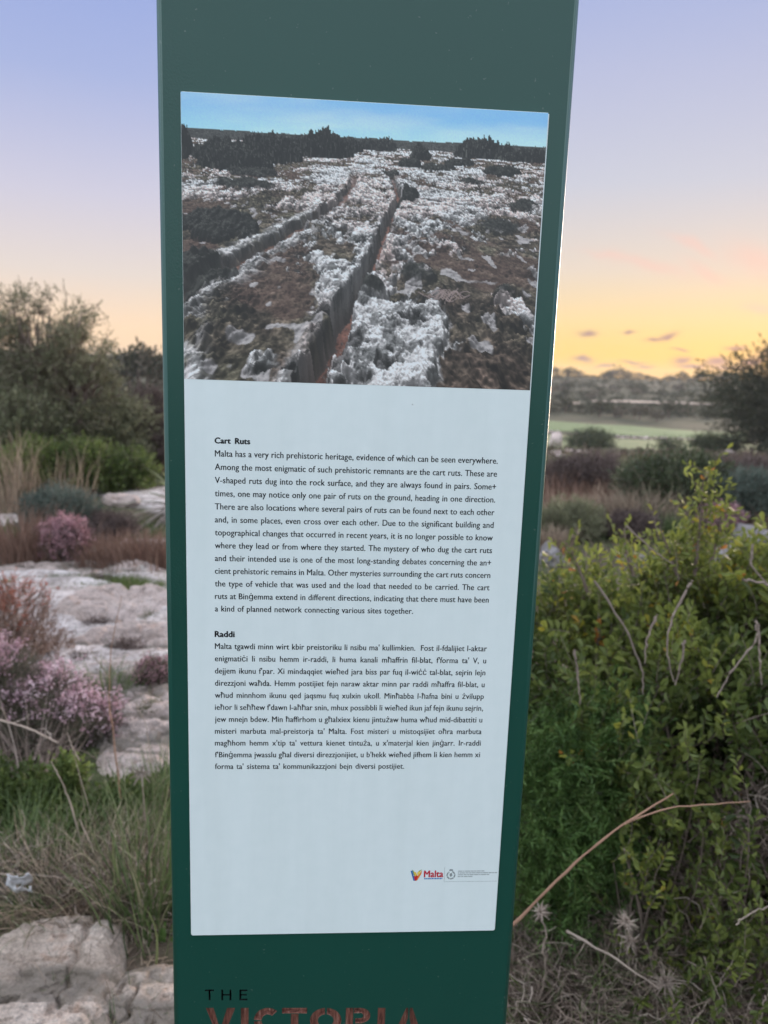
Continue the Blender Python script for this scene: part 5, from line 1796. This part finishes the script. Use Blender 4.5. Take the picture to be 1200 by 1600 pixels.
tangle('dead_grass_tangle', 'grey brown tangle of dead grass and roots between corner rock and post', 'dead grass', (c.x, c.y),
       lobes_px([(60, 1420, 2.15, .13), (215, 1390, 2.15, .12), (180, 1350, 2.2, .12), (230, 1460, 2.0, .10), (130, 1440, 2.1, .12), (200, 1450, 2.05, .13), (240, 1500, 1.98, .10), (150, 1480, 2.05, .10), (20, 1440, 2.1, .10)]), 3400, .0013, 'twig', 130, .16, curl=.4)
c = at(60, 1230)
tangle('dead_twigs', 'dead grey twigs sticking out under the lilac heath', 'twigs', (c.x, c.y), lobes_px([(30, 1200, 2.7, .10), (80, 1180, 2.75, .09), (-20, 1220, 2.6, .10)]), 240, .0016, 'twig', 131, .22, curl=.2)

for i, (pts, d, r0, r1, mt, lb) in enumerate([
        ([(190, 1265), (178, 1150), (170, 1100), (172, 1020), (190, 930)], 2.45, .0030, .0009, 'redtwig', 'tall thin reddish stem rising in front of the pale slab'),
        ([(172, 1062), (158, 1040), (140, 1015)], 2.45, .0014, .0007, 'drygrass', 'short straw side stem crossing the tall reddish one'),
        ([(130, 1330), (112, 1260), (97, 1222), (80, 1190)], 2.2, .0030, .0012, 'twig', 'pale bare stem leaning left in the green foreground'),
        ([(-10, 1122), (40, 1136), (90, 1160)], 2.5, .0036, .0022, 'twig', 'forked grey brown twig at the left edge in front of the lilac heath'),
        ([(124, 1188), (112, 1165), (105, 1145)], 2.3, .0022, .0012, 'twig', 'short whitish twig end above the bright sprig'),
        ([(160, 1360), (145, 1285), (108, 1150)], 2.3, .0020, .0008, 'twig', 'long thin twig leaning left between heath and grass'),
        ([(165, 1390), (150, 1350), (128, 1332), (103, 1345)], 2.05, .0026, .0018, 'drygrass', 'curled straw stem with a hooked tip above the corner rock'),
        ([(140, 1450), (185, 1490), (235, 1510), (268, 1540)], 1.95, .0022, .0012, 'greygrass', 'long grass stalk lying across toward the post foot'),
        ([(160, 1530), (190, 1514), (225, 1513), (265, 1530)], 1.9, .0022, .0030, 'greygrass', 'arched green stalk over the bottom left rock'),
        ([(160, 1360), (135, 1305), (125, 1280)], 2.1, .0024, .0014, 'twig', 'stout straw coloured twig in the tall grass'),
        ([(0, 1365), (50, 1366), (100, 1372)], 2.02, .0018, .0010, 'twig', 'pale straw lying over the white scrap'),
        ([(50, 1400), (80, 1412), (115, 1422)], 2.02, .0016, .0010, 'twig', 'pale straw lying right of the white scrap'),
        ([(236, 1190), (228, 1130), (212, 1100)], 2.3, .0018, .0010, 'twig', 'grey straw stem in front of the slab by the post')]):
    g = Geo(); poly_tube('x', [pt(x, y, d) for x, y in pts], r0, r1, mt, geo=g, tone=.75, wob=.0008, seed=i)
    if i == 3:
        poly_tube('x', [pt(18, 1131, d), pt(40, 1122, d), pt(52, 1112, d)], .0018, .001, mt, geo=g, tone=.8)
        poly_tube('x', [pt(12, 1130, d), pt(6, 1112, d), pt(-4, 1100, d)], .002, .001, mt, geo=g, tone=.6)
    o = g.build('dead_straw', M[mt]); tag(o, lb, 'straw')

# broad leaf by the post and a dry seed head
def broad_leaf():
    b = at(250, 1560); O = np.array([b.x, b.y, tz(b.x, b.y)])
    t = thing('broad_leaved_plant', tuple(O), 'plant with broad folded dark green leaves at the lower left edge of the post', 'plant')
    for k, (pts, w) in enumerate([([(250, 1530), (248, 1490), (258, 1440)], .034), ([(262, 1560), (262, 1500), (272, 1460)], .030), ([(250, 1540), (232, 1500), (238, 1462)], .016), ([(245, 1590), (248, 1560), (246, 1535)], .012)]):
        P = np.array([list(pt(x, y, 1.86)) for x, y in pts]) - O
        tt = np.linspace(0, 1, 9); Q = np.stack([np.interp(tt, [0, .5, 1], P[:, c]) for c in range(3)], -1)
        W = w * np.sin(np.pi * np.clip(tt * .92 + .06, 0, 1)) ** .7
        s = np.array([.9, -.3, .1 * k]); s /= np.linalg.norm(s); nn = np.array([.2, -.9, .3])
        V = np.stack([Q - s * W[:, None] / 2 - nn * 0, Q - nn * W[:, None] * -.22, Q + s * W[:, None] / 2], 1).reshape(-1, 3)
        i = np.arange(8)[:, None] * 3
        F = np.concatenate([np.concatenate([i, i + 1, i + 4, i + 3], 1), np.concatenate([i + 1, i + 2, i + 5, i + 4], 1)])
        mk('leaf', V, F, M['fennel'], t, True, {'tone': np.full(len(V), .35)})


broad_leaf()


def seed_head():
    c = pt(221, 1208, 2.15); O = np.array([c.x, c.y, tz(c.x, c.y)])
    t = thing('dry_seed_head', tuple(O), 'open dry star shaped seed head on a stalk left of the post', 'seed head')
    C0 = np.array(c) - O
    r = np.random.default_rng(2)
    for k in range(9):
        a = k * .7; d = unit(np.array([math.cos(a), -.35 + .2 * r.random(), math.sin(a) * .75]))
        g = Geo(); K = 5; tt = np.linspace(0, 1, K)[None, :, None]
        P = C0 + d * .036 * tt + np.array([0, 0, -.006]) * tt ** 2
        g_blades(g, P, .008 * (1 - .8 * np.abs(tt[..., 0] - .3)), unit(np.cross(d, np.array([0, 1., .3])))[None], np.array([.7]))
        g.build('bract', M['deadleaf'], t)
    g = Geo(); poly_tube('x', [C0, C0 * .5 + np.array([.01, 0, 0]), [0, 0, 0]], .0016, .0022, 'twig', geo=g, tone=.6)
    g.build('stalk', M['twig'], t)


seed_head()


def scrap():
    """crumpled whitish litter lying in the grass"""
    c = pt(27, 1382, 1.86)
    r = np.random.default_rng(6); n = 14
    U, Vv = np.meshgrid(np.linspace(-1, 1, n), np.linspace(-1, 1, n))
    X = U * .034 * (1 + .25 * Vv) + .008 * np.sin(Vv * 3); Z = Vv * .040 + .012 * (U > .55) * Vv
    Y = .014 * (fbm(U * 2 + 3, Vv * 2, 3, 9) - .5) * 2 + .010 * np.abs(U)
    hole = (np.hypot(U - .1, Vv + .2) < .24) | ((U < -.6) & (Vv > .5)) | ((U > .2) & (U < .7) & (Vv > .75)) | (np.hypot(U - .7, Vv + .5) < .22)
    V = np.stack([X, Y + Z * -.5, Z], -1).reshape(-1, 3)
    i = (np.arange(n - 1)[:, None] * n + np.arange(n - 1)[None])
    F = np.stack([i, i + 1, i + n + 1, i + n], -1).reshape(-1, 4)
    F = F[~hole[:-1, :-1].ravel()]
    M['scrap'] = plain('dirty_white_scrap', (.52, .51, .53), .7, .3, .25, 60)
    o = mk('litter_scrap', V, F, M['scrap'], None, True)
    md = o.modifiers.new('t', 'SOLIDIFY'); md.thickness = .0012
    o.location = c
    tag(o, 'crumpled torn whitish scrap caught in the grass at the left edge', 'litter')


scrap()

# dry litter and small stones over the soil
def litter():
    r = np.random.default_rng(200)
    n = 30000
    d = np.exp(r.uniform(math.log(1.3), math.log(8.0), n)); u = r.uniform(-.75, .75, n)
    x = u * d; y = d
    k = (rockmask(x, y) < .35) & (np.abs(x) > .0)
    x, y, d = x[k], y[k], d[k]; n = len(x)
    z = terr(x, y); K = 4; t = np.linspace(0, 1, K)[None]
    a = r.uniform(0, 6.28, n); L = (.03 + .018 * d * r.random(n))[:, None] * r.uniform(.5, 1.5, (n, 1)); el = r.uniform(0, 1.2, n)[:, None]
    P = np.stack([x[:, None] + np.cos(a)[:, None] * L * np.cos(el) * t, y[:, None] + np.sin(a)[:, None] * L * np.cos(el) * t, z[:, None] + .004 + L * np.sin(el) * t - .2 * L * t * t * np.sin(el)], -1)
    side = unit(np.stack([-np.sin(a), np.cos(a), r.normal(size=n) * .5], -1))
    for nm, mt, sel in (('dry_litter', 'drygrass', r.random(n) < .62), ('sparse_grass', 'greygrass', None)):
        if sel is None: sel = ~last
        last = sel
        g = Geo(); g_blades(g, P[sel], (.0016 + .0006 * d[sel])[:, None] * (1.2 - t), side[sel], np.clip(r.normal(.45, .22, sel.sum()), 0, 1))
        o = g.build(nm, M[mt])
        tag(o, 'short dead straw strewn over the soil' if nm == 'dry_litter' else 'thin green grass sprouting from the soil', 'grass', kind='stuff')


litter()


def mid_grass():
    r = np.random.default_rng(210)
    n = 26000
    d = np.exp(r.uniform(math.log(6.5), math.log(22.0), n)); u = r.uniform(-.62, .75, n)
    x = u * d; y = d
    dens = fbm(x * .45 + 5, y * .45, 3, 211)
    k = (rockmask(x, y) < .4) & (dens > .40)
    x, y, d, dens = x[k], y[k], d[k], dens[k]; n = len(x)
    z = terr(x, y); K = 4; t = np.linspace(0, 1, K)[None]
    a = r.uniform(0, 6.28, n); L = (.10 + .35 * sm(.45, .7, dens) * r.random(n))[:, None] * (1 - .025 * np.maximum(d[:, None] - 8, 0)); ln = r.uniform(.1, .6, n)[:, None]
    P = np.stack([x[:, None] + np.cos(a)[:, None] * L * ln * t ** 1.7, y[:, None] + np.sin(a)[:, None] * L * ln * t ** 1.7, z[:, None] + L * t], -1)
    side = unit(np.stack([1 + r.normal(size=n) * .4, r.normal(size=n) * .4, 0 * a], -1))
    hue = fbm(x * .3, y * .3, 2, 215)
    for nm, mt, sel, lb in (('meadow_grass', 'greygrass', hue > .56, 'greenish wild grass between the shrubs beyond the rock'), ('meadow_straw', 'drygrass', (hue <= .56) & (hue > .46), 'straw coloured wild grass between the shrubs'), ('meadow_red_grass', 'redgrass', hue <= .46, 'reddish wild grass between the shrubs')):
        g = Geo(); g_blades(g, P[sel], (.006 + .0012 * d[sel])[:, None] * (1.1 - t), side[sel], np.clip(r.normal(.45, .22, sel.sum()), 0, 1))
        o = g.build(nm, M[mt]); tag(o, lb, 'grass', kind='stuff')


mid_grass()
print('verts', sum(len(o.data.vertices) for o in bpy.data.objects if o.type == 'MESH'), 'tris', sum(sum(1 for _ in ()) + len(o.data.polygons) for o in bpy.data.objects if o.type == 'MESH'))
